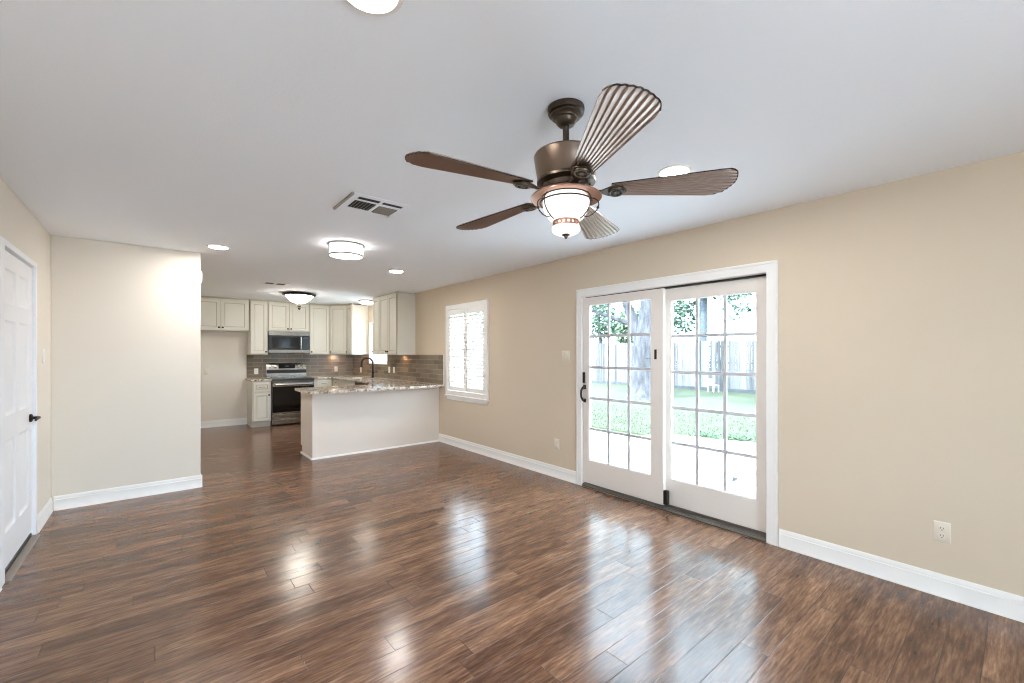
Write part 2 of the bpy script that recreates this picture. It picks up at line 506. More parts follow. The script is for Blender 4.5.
base_run('baseboard_right', (XR, YREAR + 0.02), (XR, 1.15), 'white moulded baseboard right of the sliding door')
base_run('baseboard_window', (XR, 3.094), (XR, 6.02), 'white moulded baseboard under the shuttered window')
base_run('baseboard_partition', (0.374, YE), (XL + 0.02, YE), 'white moulded baseboard along the partition wall')
base_run('baseboard_left', (XL, YE - 0.02), (XL, 4.925), 'short white baseboard between panel door and corner')
base_run('baseboard_left_front', (XL, 3.895), (XL, YREAR + 0.02), 'white baseboard on the left wall before the panel door')
base_run('baseboard_kitchen', (1.384, YB), (0.38, YB), 'white baseboard at the back of the refrigerator space')
base_run('baseboard_hall', (0.36, YB - 0.02), (0.36, YE + 0.002), 'white baseboard on the hidden side of the partition')
base_run('baseboard_rear', (XL + 0.02, YREAR), (XR - 0.02, YREAR), 'white baseboard on the wall behind the viewer')

# ------------------------------------------------------------------ left panel door (door_1)
d1 = thing('door_1', 'white six panel door with a dark lever on the left wall', 'door', (XL, 4.45, 0), kind='structure')
def rel(mp, o): return lambda u, v, w: tuple(a - b for a, b in zip(mp(u, v, w), o))
o1 = (XL, 4.45, 0)
m1 = rel(YZX, o1)
MB().frame(D1[0] - 0.085, D1[1] + 0.035, 0.0, D1[3] + 0.028, [(D1[0] + 0.010, D1[1] - 0.010, -1, D1[3] - 0.010)], XL - 0.15, XL + 0.010, m1).build('door_frame', M['doorwhite'], d1, 0.002)
MB().frame(D1[0] + 0.008, D1[1] - 0.008, 0.03, D1[3] - 0.008, [(D1[0] + 0.028, D1[1] - 0.030, -1, D1[3] - 0.034)], XL - 0.145, XL - 0.049, m1).build('door_stop', M['doorwhite'], d1)
leaf = MB()
ly0, ly1, lz0, lz1 = D1[0] + 0.014, D1[1] - 0.015, 0.045, D1[3] - 0.020
pw = (ly1 - ly0)
cols = [(ly0 + 0.115, ly0 + pw / 2 - 0.052), (ly0 + pw / 2 + 0.052, ly1 - 0.115)]
rows = [(lz0 + 0.22, lz0 + 0.80), (lz0 + 0.96, lz0 + 1.57), (lz0 + 1.68, lz0 + 1.90)]
hs = [(a, b, c, d) for a, b in cols for c, d in rows]
xf = XL - 0.012
leaf.frame(ly0, ly1, lz0, lz1, hs, xf - 0.035, xf, m1)
for a, b, c, d in hs:
    leaf.panel(a, b, c, d, [(0, xf, 0), (0.012, xf - 0.010, 0), (0.026, xf - 0.011, 0), (0.052, xf - 0.003, 0)], m1, back=False)
    leaf.panel(a, b, c, d, [(0, xf - 0.035, 0)], m1, back=False)
lf = leaf.build('door_leaf', M['doorwhite'], d1, recalc=True)
hy = ly1 - 0.062
hd = MB()
hd.lathe([(0.0, xf + 0.0), (0.031, xf), (0.031, xf + 0.008), (0.024, xf + 0.014), (0.011, xf + 0.018), (0.011, xf + 0.052), (0.0, xf + 0.052)], (-XL, hy - 4.45, 0.915), 20, axis='X')
hd.tube([(xf - XL + 0.046, hy - 4.45 + 0.006, 0.915), (xf - XL + 0.052, hy - 4.45 - 0.03, 0.917), (xf - XL + 0.050, hy - 4.45 - 0.075, 0.914), (xf - XL + 0.046, hy - 4.45 - 0.112, 0.908)], [0.011, 0.010, 0.008, 0.007], 8)
hd.build('door_handle', M['bronze'], lf)
MB().box(-0.055, -0.012, ly0 - 4.45, ly1 - 4.45, 0.0, 0.03).build('threshold', M['sill_d'], d1)
MB().prism([(-0.010, 0), (0.034, 0), (0.030, 0.005), (0.022, 0.009), (-0.010, 0.009)], D1[0] + 0.012 - 4.45, D1[1] - 0.012 - 4.45, mp=lambda u, v, w: (u, w, v)).build('reducer_strip', M['reducer'], d1)

# ------------------------------------------------------------------ sliding patio door (door_2)
o2 = (XR, 2.13, 0)
d2 = thing('door_2', 'white sliding patio door with two gridded glass panels', 'patio door', o2, kind='structure')
m2 = rel(YZX, o2)
cs = MB()
cs.frame(1.157, 3.094, 0.0, 2.084, [(1.234, 3.026, -1, 2.006)], XR - 0.016, XR, m2)
cs.frame(1.157, 3.094, 0.0, 2.084, [(1.176, 3.075, -1, 2.064)], XR - 0.022, XR - 0.016, m2)
cs.build('casing', M['trim'], d2, 0.003)
MB().frame(D2[0], D2[1], 0.0, D2[3], [(D2[0] + 0.010, D2[1] - 0.010, -1, D2[3] - 0.007)], XR, XR + 0.15, m2).build('jamb', M['slidewhite'], d2)
hdr = MB()
hdr.frame(D2[0] + 0.011, D2[1] - 0.011, 1.994, D2[3] - 0.008, [], XR + 0.052, XR + 0.149, m2)
hdr.build('head_track', M['sill_d'], d2)
sl = MB()
prof = [(-0.012, 0.0), (0.165, 0.0), (0.165, 0.028), (0.125, 0.040), (0.118, 0.040), (0.118, 0.026), (0.070, 0.026), (0.070, 0.040), (0.062, 0.044), (0.052, 0.044), (0.052, 0.026), (0.004, 0.024), (0.0, 0.016), (-0.012, 0.012)]
sl.prism(prof, 1.236 - 2.13, 3.024 - 2.13, mp=lambda u, v, w: (u, w, v))
sl.build('sill_track', M['sill'], d2)

def slide_panel(name, y0, y1, z0, z1, gy0, gy1, gz0, gz1, x0, x1):
    fr = MB()
    fr.frame(y0, y1, z0, z1, [(gy0, gy1, gz0, gz1)], x0, x1, m2)
    p = fr.build(name, M['slidewhite'], d2, 0.003)
    xc = (x0 + x1) / 2
    st = MB()
    st.frame(gy0 - 0.002, gy1 + 0.002, gz0 - 0.002, gz1 + 0.002, [(gy0 + 0.009, gy1 - 0.009, gz0 + 0.009, gz1 - 0.009)], xc - 0.014, xc + 0.014, m2)
    st.build('glazing_bead', M['trim'], p)
    MB().frame(gy0 + 0.008, gy1 - 0.008, gz0 + 0.008, gz1 - 0.008, [], xc + 0.0015, xc + 0.0045, m2).build('glass_pane', M['glass'], p)
    a0, a1, b0, b1 = gy0 + 0.009, gy1 - 0.009, gz0 + 0.009, gz1 - 0.009
    mu = MB(); w = 0.0135
    ys = [a0 + (a1 - a0) * k / 3 for k in range(4)]; zs = [b0 + (b1 - b0) * k / 5 for k in range(6)]
    hl = [(ys[i] + (w if i else 0), ys[i + 1] - (w if i < 2 else 0), zs[j] + (w if j else 0), zs[j + 1] - (w if j < 4 else 0)) for i in range(3) for j in range(5)]
    mu.frame(a0, a1, b0, b1, hl, xc - 0.010, xc + 0.0005, m2)
    mu.build('muntin_grid', M['muntin'], p)
    return p
pf = slide_panel('fixed_panel', 1.238, 2.175, 0.034, 1.988, 1.332, 2.052, 0.27, 1.885, XR + 0.071, XR + 0.111)
ps = slide_panel('sliding_panel', 2.086, 3.024, 0.040, 1.990, 2.208, 2.944, 0.28, 1.914, XR + 0.008, XR + 0.048)
xs = XR + 0.008
MB().box(-0.006, 0.008, 3.011 - 0.020 - 2.13, 3.011 + 0.008 - 2.13, 1.09, 1.205).build('latch_plate', M['bronze'], ps, 0.004)
hn = MB()
hy = 2.998 - 2.13
hn.box(0.002, 0.008, hy - 0.018, hy + 0.018, 0.885, 0.925).box(0.002, 0.008, hy - 0.018, hy + 0.018, 1.025, 1.07)
hn.tube([(0.004, hy, 0.905), (-0.022, hy, 0.912), (-0.040, hy + 0.006, 0.945), (-0.043, hy + 0.008, 0.98), (-0.040, hy + 0.006, 1.015), (-0.022, hy, 1.045), (0.004, hy, 1.05)], [0.013, 0.012, 0.0115, 0.0115, 0.0115, 0.012, 0.013], 10)
hn.build('pull_handle', M['bronze'], ps, 0.002)
MB().box(0.001, 0.008, 2.148 - 2.13, 2.172 - 2.13, 1.35, 1.44).build('lock_plate', M['bronze'], ps, 0.003)
MB().box(0.006, 0.05, 2.046 - 2.13, 2.086 - 2.13, 0.05, 0.175).build('bumper', M['black'], ps, 0.006)

# ------------------------------------------------------------------ shuttered window (window_1)
o3 = (XR, 5.235, 0.77)
w1 = thing('window_1', 'white cased window with plantation shutters beside the patio door', 'window', o3, kind='structure')
m3 = rel(YZX, o3)
MB().frame(4.687, 5.782, 0.775, 2.14, [(W1[0] + 0.012, W1[1] - 0.012, W1[2] + 0.012, W1[3] - 0.012)], XR - 0.028, XR, m3).build('casing', M['trim'], w1, 0.004)
MB().box(-0.042, -0.0, 4.683 - 5.235, 5.786 - 5.235, -0.018, 0.004).build('stool', M['trim'], w1, 0.004)
MB().box(-0.018, -0.0, 4.71 - 5.235, 5.76 - 5.235, -0.072, -0.019).build('apron', M['trim'], w1, 0.004)
MB().frame(W1[0], W1[1], W1[2], W1[3], [(W1[0] + 0.012, W1[1] - 0.012, W1[2] + 0.012, W1[3] - 0.012)], XR + 0.0, XR + 0.15, m3).build('jamb', M['trim'], w1)
sash = MB().frame(W1[0] + 0.012, W1[1] - 0.012, W1[2] + 0.012, W1[3] - 0.012, [(W1[0] + 0.05, W1[1] - 0.05, W1[2] + 0.055, 1.43), (W1[0] + 0.05, W1[1] - 0.05, 1.475, W1[3] - 0.05)], XR + 0.09, XR + 0.125, m3).build('sash', M['trim'], w1)
MB().frame(W1[0] + 0.045, W1[1] - 0.045, W1[2] + 0.05, W1[3] - 0.045, [], XR + 0.104, XR + 0.108, m3).build('glass_pane', M['glass'], sash)

def shutter(y0, y1, label):
    o = (XR - 0.006, (y0 + y1) / 2, W1[2] + 0.016)
    t = thing('window_shutter', label, 'shutter', o, group='plantation shutters')
    m = rel(YZX, o)
    z0, z1 = W1[2] + 0.016, W1[3] - 0.016
    xa, xb = XR - 0.020, XR + 0.008
    a0, a1, b0, b1 = y0 + 0.045, y1 - 0.045, z0 + 0.062, z1 - 0.085
    MB().frame(y0, y1, z0, z1, [(a0, a1, b0, b1)], xa, xb, m).build('shutter_frame', M['trim'], t, 0.003)
    lv = MB(); n = 20; sp = (b1 - b0) / n
    ang = math.radians(42)
    for k in range(n):
        zc = b0 + sp * (k + 0.5)
        ca, sa = math.cos(ang), math.sin(ang)
        pts = [(-0.029, 0), (-0.018, 0.0045), (0, 0.0055), (0.018, 0.0045), (0.029, 0), (0.018, -0.0045), (0, -0.0055), (-0.018, -0.0045)]
        lv.prism([(p * ca - q * sa, p * sa + q * ca) for p, q in pts], a0 + 0.001, a1 - 0.001, mp=lambda u, v, w, zc=zc: m(w, v + zc, u + XR - 0.006))
    lv.build('louvers', M['trim'], t)
    MB().box(-0.045, -0.036, -0.006, 0.006, b0 - o[2] + 0.03, b1 - o[2] - 0.03).build('tilt_rod', M['trim'], t)
    return t
shutter(4.755, 5.232, 'right white louvered shutter, the one nearer the patio door')
shutter(5.236, 5.714, 'left white louvered shutter, the one nearer the kitchen')

# sink window (window_2)
o4 = (XR, 8.465, 1.19)
w2 = thing('window_2', 'small white window above the kitchen sink', 'window', o4, kind='structure')
m4 = rel(YZX, o4)
MB().frame(W2[0], W2[1], W2[2], W2[3], [(W2[0] + 0.018, W2[1] - 0.018, W2[2] + 0.018, W2[3] - 0.018)], XR - 0.014, XR + 0.15, m4).build('jamb', M['trim'], w2)
sash = MB().frame(W2[0] + 0.018, W2[1] - 0.018, W2[2] + 0.018, W2[3] - 0.018, [(W2[0] + 0.06, 8.455, W2[2] + 0.06, W2[3] - 0.05), (8.475, W2[1] - 0.06, W2[2] + 0.06, W2[3] - 0.05)], XR + 0.07, XR + 0.11, m4).build('sash', M['trim'], w2)
MB().frame(W2[0] + 0.05, W2[1] - 0.05, W2[2] + 0.05, W2[3] - 0.04, [], XR + 0.088, XR + 0.092, m4).build('glass_pane', M['glass'], sash)
# rear window added out of view for its daylight (added_window)
o5 = (0.5, YREAR, 0.5)
w3 = thing('added_window', 'broad window added behind the viewer to bring in daylight', 'window', o5, kind='structure')
m5 = rel(XZY, o5)
MB().frame(W3[0], W3[1], W3[2], W3[3], [(W3[0] + 0.02, W3[1] - 0.02, W3[2] + 0.02, W3[3] - 0.02)], YREAR - 0.15, YREAR + 0.015, m5).build('jamb', M['trim'], w3)
MB().frame(W3[0] + 0.02, W3[1] - 0.02, W3[2] + 0.02, W3[3] - 0.02, [(W3[0] + 0.07, 0.47, W3[2] + 0.07, W3[3] - 0.07), (0.53, W3[1] - 0.07, W3[2] + 0.07, W3[3] - 0.07)], YREAR - 0.1, YREAR - 0.06, m5).build('sash', M['trim'], w3)

# ------------------------------------------------------------------ ceiling fan
def make_fan(loc):
    t = thing('ceiling_fan', 'bronze ceiling fan with five ribbed blades and a caged globe light', 'ceiling fan', loc)
    MB().lathe([(0.0, 0), (0.079, 0), (0.080, -0.010), (0.077, -0.024), (0.067, -0.027), (0.067, -0.036), (0.057, -0.042), (0.054, -0.048), (0.046, -0.051), (0.043, -0.062), (0.033, -0.074), (0.022, -0.078), (0.0, -0.078)], seg=40).build('canopy', M['fandark'], t)
    MB().lathe([(0.0, -0.07), (0.014, -0.07), (0.014, -0.18), (0.023, -0.183), (0.025, -0.20), (0.0, -0.20)], seg=20).build('downrod', M['fandark'], t)
    MB().lathe([(0.0, -0.222), (0.03, -0.224), (0.10, -0.232), (0.128, -0.240), (0.133, -0.248), (0.131, -0.262), (0.118, -0.338), (0.112, -0.344), (0.0, -0.346)], seg=48).build('motor_housing', M['fanmetal'], t)
    MB().lathe([(0.0, -0.340), (0.113, -0.340), (0.120, -0.346), (0.120, -0.356), (0.108, -0.360), (0.096, -0.366), (0.092, -0.384), (0.0, -0.386)], seg=48).build('flywheel', M['fandark'], t)
    MB().lathe([(0.0, -0.382), (0.084, -0.382), (0.080, -0.392), (0.092, -0.396), (0.118, -0.400), (0.138, -0.408), (0.146, -0.416), (0.146, -0.419), (0.136, -0.415), (0.100, -0.405), (0.0, -0.403)], seg=48).build('light_pan', M['copper'], t)
    g = MB().lathe([(0.0, -0.404), (0.078, -0.404), (0.090, -0.416), (0.096, -0.434), (0.094, -0.456), (0.086, -0.478), (0.072, -0.500), (0.052, -0.512), (0.0, -0.514)], seg=40).build('globe', M['g_fan'], t)
    gr = MB()
    gr.lathe([(0.042, -0.512), (0.054, -0.512), (0.054, -0.517), (0.042, -0.517)], seg=40, closed=True)
    gr.lathe([(0.042, -0.529), (0.055, -0.529), (0.056, -0.535), (0.042, -0.535)], seg=40, closed=True)
    for k in range(16):
        a = 2 * PI * k / 16
        gr.tube([(0.050 * math.cos(a), 0.050 * math.sin(a), -0.515), (0.050 * math.cos(a), 0.050 * math.sin(a), -0.531)], 0.0050, 6)
    gr.build('gallery_ring', M['copper'], t)
    MB().lathe([(0.0, -0.515), (0.044, -0.515), (0.044, -0.532), (0.057, -0.536), (0.058, -0.546), (0.054, -0.558), (0.040, -0.565), (0.0, -0.567)], seg=36).build('lower_glass', M['g_fan'], t)
    MB().lathe([(0.0, -0.563), (0.016, -0.564), (0.017, -0.570), (0.008, -0.574), (0.006, -0.582), (0.0, -0.586)], seg=16).build('finial', M['fandark'], t)
    cg = MB()
    cg.ring(0.099, -0.414, 0.0028); cg.ring(0.107, -0.436, 0.0032)
    for k in range(3):
        a = 2 * PI * k / 3 + math.radians(50)
        ca, sa = math.cos(a), math.sin(a)
        cg.tube([(r * ca, r * sa, z) for r, z in ((0.094, -0.407), (0.105, -0.424), (0.108, -0.440), (0.104, -0.462), (0.092, -0.484), (0.076, -0.501), (0.061, -0.510))], 0.0028, 6)
        cg.tube([(r * ca, r * sa, z) for r, z in ((0.106, -0.434), (0.124, -0.440), (0.138, -0.452), (0.141, -0.468), (0.132, -0.488), (0.114, -0.502), (0.092, -0.508), (0.078, -0.502))], 0.0024, 6)
        cg.lathe([(0, -0.006), (0.004, -0.0045), (0.006, 0), (0.004, 0.0045), (0, 0.006)], (0.137 * ca, 0.137 * sa, -0.478), 10)
    cg.build('wire_cage', M['wire'], t)
    # the body below the rod
    body_fit = Matrix.Translation((0, 0, 0.0477)) @ Matrix.Scale(1.045, 4)
    for ch in kids(t):
        if ch.name.split('.')[0] not in ('canopy', 'downrod'): ch.data.transform(body_fit)
    # one blade: pleated fan shape growing wider to an arched tip
    def blade_mesh():
        mb = MB(); NP, NR = 9, 14
        r0, r1 = 0.19, 0.688
        nv = NP * 4
        top, bot = [], []
        for i in range(NR + 1):
            f = i / NR
            rt, rb = [], []
            for j in range(nv + 1):
                s = -1 + 2 * j / nv
                rmax = r1 - 0.032 * s * s - 0.016 * max(0.0, abs(s) - 0.8) / 0.2 - 0.012 * max(0.0, s)
                rad = r0 + (rmax - r0) * f
                hw = 0.043 + (0.104 - 0.043) * (rad - r0) / (r1 - r0)
                if f > 0.93: hw *= 1 - 0.05 * ((f - 0.93) / 0.07) ** 2
                ph = (s + 1) / 2 * NP
                fr = ph % 1.0
                saw = (fr / 0.75 if fr <= 0.76 else (1.0 - fr) / 0.25) - 0.5
                z = saw * 0.058 * hw * min(1.0, (1.02 - f) * 30)
                rt.append(mb.bm.verts.new((rad, s * hw, z + 0.0025))); rb.append(mb.bm.verts.new((rad, s * hw, z - 0.0025)))
            top.append(rt); bot.append(rb)
        for g, flip in ((top, 0), (bot, 1)):
            for i in range(NR):
                for j in range(nv):
                    f = mb.bm.faces.new([g[i][j], g[i + 1][j], g[i + 1][j + 1], g[i][j + 1]])
        for i in range(NR):
            for j in (0, nv):
                f = mb.bm.faces.new([top[i][j], top[i + 1][j], bot[i + 1][j], bot[i][j]]); f.material_index = 1
        for j in range(nv):
            for i in (0, NR):
                f = mb.bm.faces.new([top[i][j], top[i][j + 1], bot[i][j + 1], bot[i][j]]); f.material_index = 1
        # rim rod along the arched tip
        mb.tube([tuple(v.co + Vector((0.001, 0, -0.0025))) for v in top[NR][::2]], 0.003, 6, 1)
        return mb
    def iron_mesh():
        mb = MB()
        mb.prism([(0.085, -0.018), (0.150, -0.013), (0.180, -0.034), (0.205, -0.042), (0.236, -0.036), (0.252, -0.016), (0.256, 0), (0.252, 0.016), (0.236, 0.036), (0.205, 0.042), (0.180, 0.034), (0.150, 0.013), (0.085, 0.018)], -0.013, -0.008)
        mb.lathe([(0.0, -0.021), (0.012, -0.021), (0.014, -0.016), (0.021, -0.016), (0.023, -0.021), (0.032, -0.021), (0.035, -0.014), (0.035, -0.010), (0.0, -0.010)], (0.212, 0, 0), 24)
        for k in range(8):
            a = 2 * PI * k / 8
            mb.tube([(0.212 + 0.012 * math.cos(a), 0.012 * math.sin(a), -0.019), (0.212 + 0.023 * math.cos(a), 0.023 * math.sin(a), -0.019)], 0.0022, 5)
        mb.box(0.085, 0.105, -0.020, 0.020, -0.013, 0.022)
        return mb
    first = None
    for k in range(5):
        if first is None:
            b = blade_mesh().build('blade', [M['blade'], M['bladeedge']], t)
            for p in b.data.polygons: p.use_smooth = False
            ir = iron_mesh().build('blade_iron', M['fandark'], b, 0.0015)
            first = b
        else:
            b = first.copy(); COL.objects.link(b); b.parent = t
            ir = kids(first)[0].copy(); COL.objects.link(ir); ir.parent = b
        yaw = 168.3 - 72 * k
        b.location = (0, 0, -0.360)
        b.rotation_euler = (math.radians(-10), -math.radians(2.4) * math.cos(math.radians(yaw + 119)), math.radians(yaw))
    return t
make_fan((1.362, 1.273, H))

# ------------------------------------------------------------------ ceiling lights
def recessed(loc, label, r=0.095):
    t = thing('recessed_light', label, 'recessed light', loc, group='recessed ceiling lights')
    MB().lathe([(r * 0.80, -0.004), (r * 0.84, -0.008), (r, -0.006), (r + 0.003, -0.001), (r + 0.003, 0.0), (r * 0.80, 0.0)], seg=40, closed=True).build('trim_ring', M['trim'], t)
    MB().lathe([(0.0, -0.0045), (r * 0.80, -0.0045), (r * 0.80, -0.0005), (0.0, -0.0005)], seg=40).build('lens', M['g_can'], t)
    return t
r0 = recessed((0.477, 1.220, H), 'recessed light cut by the top edge, left of the fan')
copy_thing(r0, (2.318, 1.31, H), 'recessed light half hidden by the right fan blade')
copy_thing(r0, (0.475, 5.13, H), 'recessed light near the top of the partition wall')
copy_thing(r0, (2.37, 5.17, H), 'recessed light in front of the near right kitchen cupboards')

t = thing('drum_light', 'white drum ceiling light with nickel rings in mid room', 'ceiling light', (1.425, 4.24, H))
MB().lathe([(0.0, 0), (0.165, 0), (0.170, -0.006), (0.170, -0.014), (0.160, -0.016), (0.0, -0.016)], seg=48).build('top_ring', M['nickel'], t)
MB().lathe([(0.0, -0.015), (0.155, -0.015), (0.155, -0.104), (0.0, -0.106)], seg=48).build('drum_shade', M['g_drum'], t)
MB().lathe([(0.150, -0.098), (0.161, -0.098), (0.164, -0.105), (0.161, -0.113), (0.150, -0.113)], seg=48, closed=True).build('bottom_ring', M['nickel'], t)
for k in range(3):
    a = 2 * PI * k / 3 + math.radians(-62)
    MB().tube([(0.160 * math.cos(a), 0.160 * math.sin(a), -0.012), (0.160 * math.cos(a), 0.160 * math.sin(a), -0.104)], 0.004, 6).build('side_rod', M['nickel'], t)

t = thing('bowl_light', 'bowl ceiling light with a dark rim and finial before the range', 'ceiling light', (1.93, 8.15, H))
MB().lathe([(0.0, 0), (0.10, 0), (0.14, -0.006), (0.262, -0.018), (0.272, -0.024), (0.268, -0.034), (0.235, -0.052), (0.215, -0.046), (0.0, -0.03)], seg=48).build('rim', M['bronze'], t)
MB().lathe([(0.0, -0.034), (0.218, -0.047), (0.195, -0.078), (0.160, -0.112), (0.130, -0.142), (0.105, -0.160), (0.060, -0.170), (0.0, -0.172)], seg=48).build('bowl', M['g_bowl'], t)
MB().lathe([(0.0, -0.168), (0.034, -0.172), (0.036, -0.182), (0.018, -0.190), (0.032, -0.206), (0.034, -0.226), (0.018, -0.240), (0.026, -0.256), (0.018, -0.280), (0.0, -0.298)], seg=20).build('finial', M['bronze'], t)

t = thing('flush_light', 'shallow dome flush light above the sink', 'ceiling light', (3.245, 8.42, H))
MB().lathe([(0.0, 0), (0.165, 0), (0.170, -0.010), (0.164, -0.022), (0.150, -0.024), (0.0, -0.024)], seg=40).build('rim', M['bronze'], t)
MB().lathe([(0.0, -0.022), (0.150, -0.023), (0.138, -0.048), (0.110, -0.064), (0.060, -0.074), (0.0, -0.077)], seg=40).build('dome', M['g_flush'], t)

# ceiling registers
t = thing('ceiling_vent', 'white ceiling air register left of the fan', 'air vent', (1.19, 3.02, H))
vx, vy = 1.19, 3.02
hl = [(1.05, 1.202, 2.942, 3.115), (1.226, 1.368, 2.955, 3.125), (1.05, 1.202, 2.862, 2.916), (1.222, 1.370, 2.868, 2.920)]
MB().frame(0.995, 1.392, 2.815, 3.205, hl, -0.006, -0.001, lambda u, v, w: (u - vx, v - vy, w)).build('face_plate', M['ceiling'], t, 0.002)
MB().box(0.985 - vx, 0.998 - vx, 2.812 - vy, 3.208 - vy, -0.016, -0.001).build('edge_flange', M['ventgrey'], t)
MB().frame(1.045, 1.374, 2.858, 3.130, [], -0.0014, -0.0006, lambda u, v, w: (u - vx, v - vy, w)).build('duct', M['duct'], t)
lv = MB()
for k in range(6):
    x = 1.062 + k * 0.0235 - vx
    lv.prism([(x, -0.009), (x + 0.0016, -0.009), (x + 0.012, -0.0016), (x + 0.0104, -0.0016)], 2.946 - vy, 3.111 - vy, mp=lambda u, v, w: (u, w, v))
lv.build('open_louvers', M['ventgrey'], t)
lv = MB()
for k in range(9):
    x = 1.234 + k * 0.0145 - vx
    lv.prism([(x + 0.013, -0.009), (x + 0.0144, -0.009), (x + 0.0014, -0.0016), (x, -0.0016)], 2.963 - vy, 3.121 - vy, mp=lambda u, v, w: (u, w, v))
lv.build('turned_louvers', M['ventgrey'], t)
t = thing('ceiling_vent', 'slim ceiling air register near the bowl light', 'air vent', (1.38, 7.24, H))
MB().frame(-0.17, 0.17, -0.12, 0.12, [(-0.13, -0.02, -0.085, 0.085), (0.02, 0.13, -0.085, 0.085)], -0.008, -0.001, XYZ).build('face_plate', M['trim'], t, 0.002)
lv = MB()
for sx in (-0.122, 0.028):
    for k in range(7):
        x = sx + k * 0.0155
        lv.prism([(x, -0.007), (x + 0.0016, -0.007), (x + 0.011, -0.0018), (x + 0.0094, -0.0018)], -0.084, 0.084, mp=lambda u, v, w: (u, w, v))
lv.build('louvers', M['ventgrey'], t)
MB().frame(-0.14, 0.14, -0.09, 0.09, [], -0.0016, -0.0008, XYZ).build('duct', M['duct'], t)

# ------------------------------------------------------------------ switches and outlets
def plate(name, label, loc, rz, kind, group=None, pm='plate'):
    """local: plate in XZ, front towards -Y"""
    t = thing(name, label, 'outlet' if kind == 'outlet' else ('switch' if kind == 'switch' else 'cover plate'), loc, rz, group)
    w = 0.118 if kind == 'double' else 0.072
    MB().panel(-w / 2, w / 2, -0.058, 0.058, [(0, 0, 0), (0, -0.003, 0), (0.005, -0.006, 0)], XZY).build('cover', M[pm], t)
    if kind == 'outlet':
        for dz in (-0.021, 0.021):
            r = MB().lathe([(0, -0.0085), (0.0155, -0.0085), (0.0165, -0.0055), (0, -0.0055)], (0, 0, dz), 20, axis='Y').build('receptacle', M[pm], t)
            s = MB()
            s.box(-0.0075, -0.0052, -0.0092, -0.008, dz - 0.002, dz + 0.007).box(0.0052, 0.0075, -0.0092, -0.008, dz - 0.002, dz + 0.006)
            s.lathe([(0, -0.0092), (0.0028, -0.0092), (0.0028, -0.008), (0, -0.008)], (0, 0, dz - 0.0085), 10, axis='Y')
            s.build('slots', M['slot'], r)
    elif kind in ('switch', 'double'):
        for dx in ((-0.023, 0.023) if kind == 'double' else (0,)):
            MB().panel(dx - 0.0165, dx + 0.0165, -0.033, 0.033, [(0, -0.0055, 0), (0, -0.0075, 0), (0.002, -0.009, 0)], XZY).build('rocker', M[pm], t)
    return t
R = -PI / 2   # faces -X (right wall)
plate('electrical_outlet', 'white outlet low on the cream wall right of the patio door', (XR, 0.312, 0.372), R, 'outlet', 'wall outlets', 'almond')
plate('electrical_outlet', 'white outlet low on the wall between shuttered window and patio door', (XR, 3.40, 0.378), R, 'outlet', 'wall outlets', 'almond')
plate('light_switch', 'white double switch plate beside the patio door casing', (XR, 3.262, 1.376), R, 'double', None, 'almond')
plate('light_switch', 'white switch plate between panel door and partition wall', (XL, 5.215, 1.382), PI / 2, 'switch')
plate('electrical_outlet', 'white outlet on tile between refrigerator space and range', (1.55, YB - 0.012, 1.047), 0, 'outlet', 'backsplash outlets')
plate('electrical_outlet', 'white outlet on tile right of the range', (3.11, YB - 0.012, 1.060), 0, 'outlet', 'backsplash outlets')
plate('electrical_outlet', 'white outlet on tile just left of the faucet', (XR - 0.012, 9.40, 1.045), R, 'outlet', 'backsplash outlets')
plate('light_switch', 'left white switch plate of the pair on the side backsplash', (XR - 0.012, 7.90, 1.09), R, 'switch')
plate('electrical_outlet', 'right white plate of the pair on the side backsplash', (XR - 0.012, 7.69, 1.092), R, 'outlet', 'backsplash outlets')
plate('cover_plate', 'cream cover plate on the wall of the refrigerator space', (0.73, YB, 1.06), 0, 'blank', None, 'almond')
t = thing('door_chime', 'small white chime box on the end of the partition wall', 'door chime', (0.36, 5.61, 2.15))
MB().box(0, 0.014, -0.045, 0.045, 0, 0.12).build('chime_box', M['trim'], t, 0.006)
MB().box(0.0135, 0.016, -0.03, 0.03, 0.02, 0.10).build('grille', M['plate'], t)

# ------------------------------------------------------------------ cabinets
def door_part(root, x0, x1, z0, z1, knob=None, pull=False, name='door'):
    """raised-panel front in local XZ, face at y = -0.02"""
    fw = min(0.056, (x1 - x0) * 0.24, (z1 - z0) * 0.26)
    d = MB().panel(x0, x1, z0, z1, [(0, -0.001, 1), (0, -0.019, 1), (0.0028, -0.0215, 1), (0.0036, -0.0215, 0), (fw, -0.0215, 0), (fw + 0.006, -0.0150, 1), (fw + 0.011, -0.0135, 1), (fw + 0.030, -0.0195, 0), (fw + 0.031, -0.0195, 0)], XZY).build(name, [M['cab'], M['glaze']], root)
    if knob:
        MB().lathe([(0, -0.0210), (0.006, -0.0210), (0.006, -0.032), (0.015, -0.037), (0.0165, -0.043), (0.012, -0.049), (0, -0.051)], (knob[0], 0, knob[1]), 16, axis='Y').build('knob', M['bronze'], d)
    if pull:
        xc, zc = (x0 + x1) / 2, (z0 + z1) / 2
        MB().tube([(xc - 0.048, -0.021, zc), (xc - 0.048, -0.040, zc), (xc - 0.040, -0.048, zc), (xc + 0.040, -0.048, zc), (xc + 0.048, -0.040, zc), (xc + 0.048, -0.021, zc)], 0.006, 8).build('pull', M['nickel'], d)
    return d

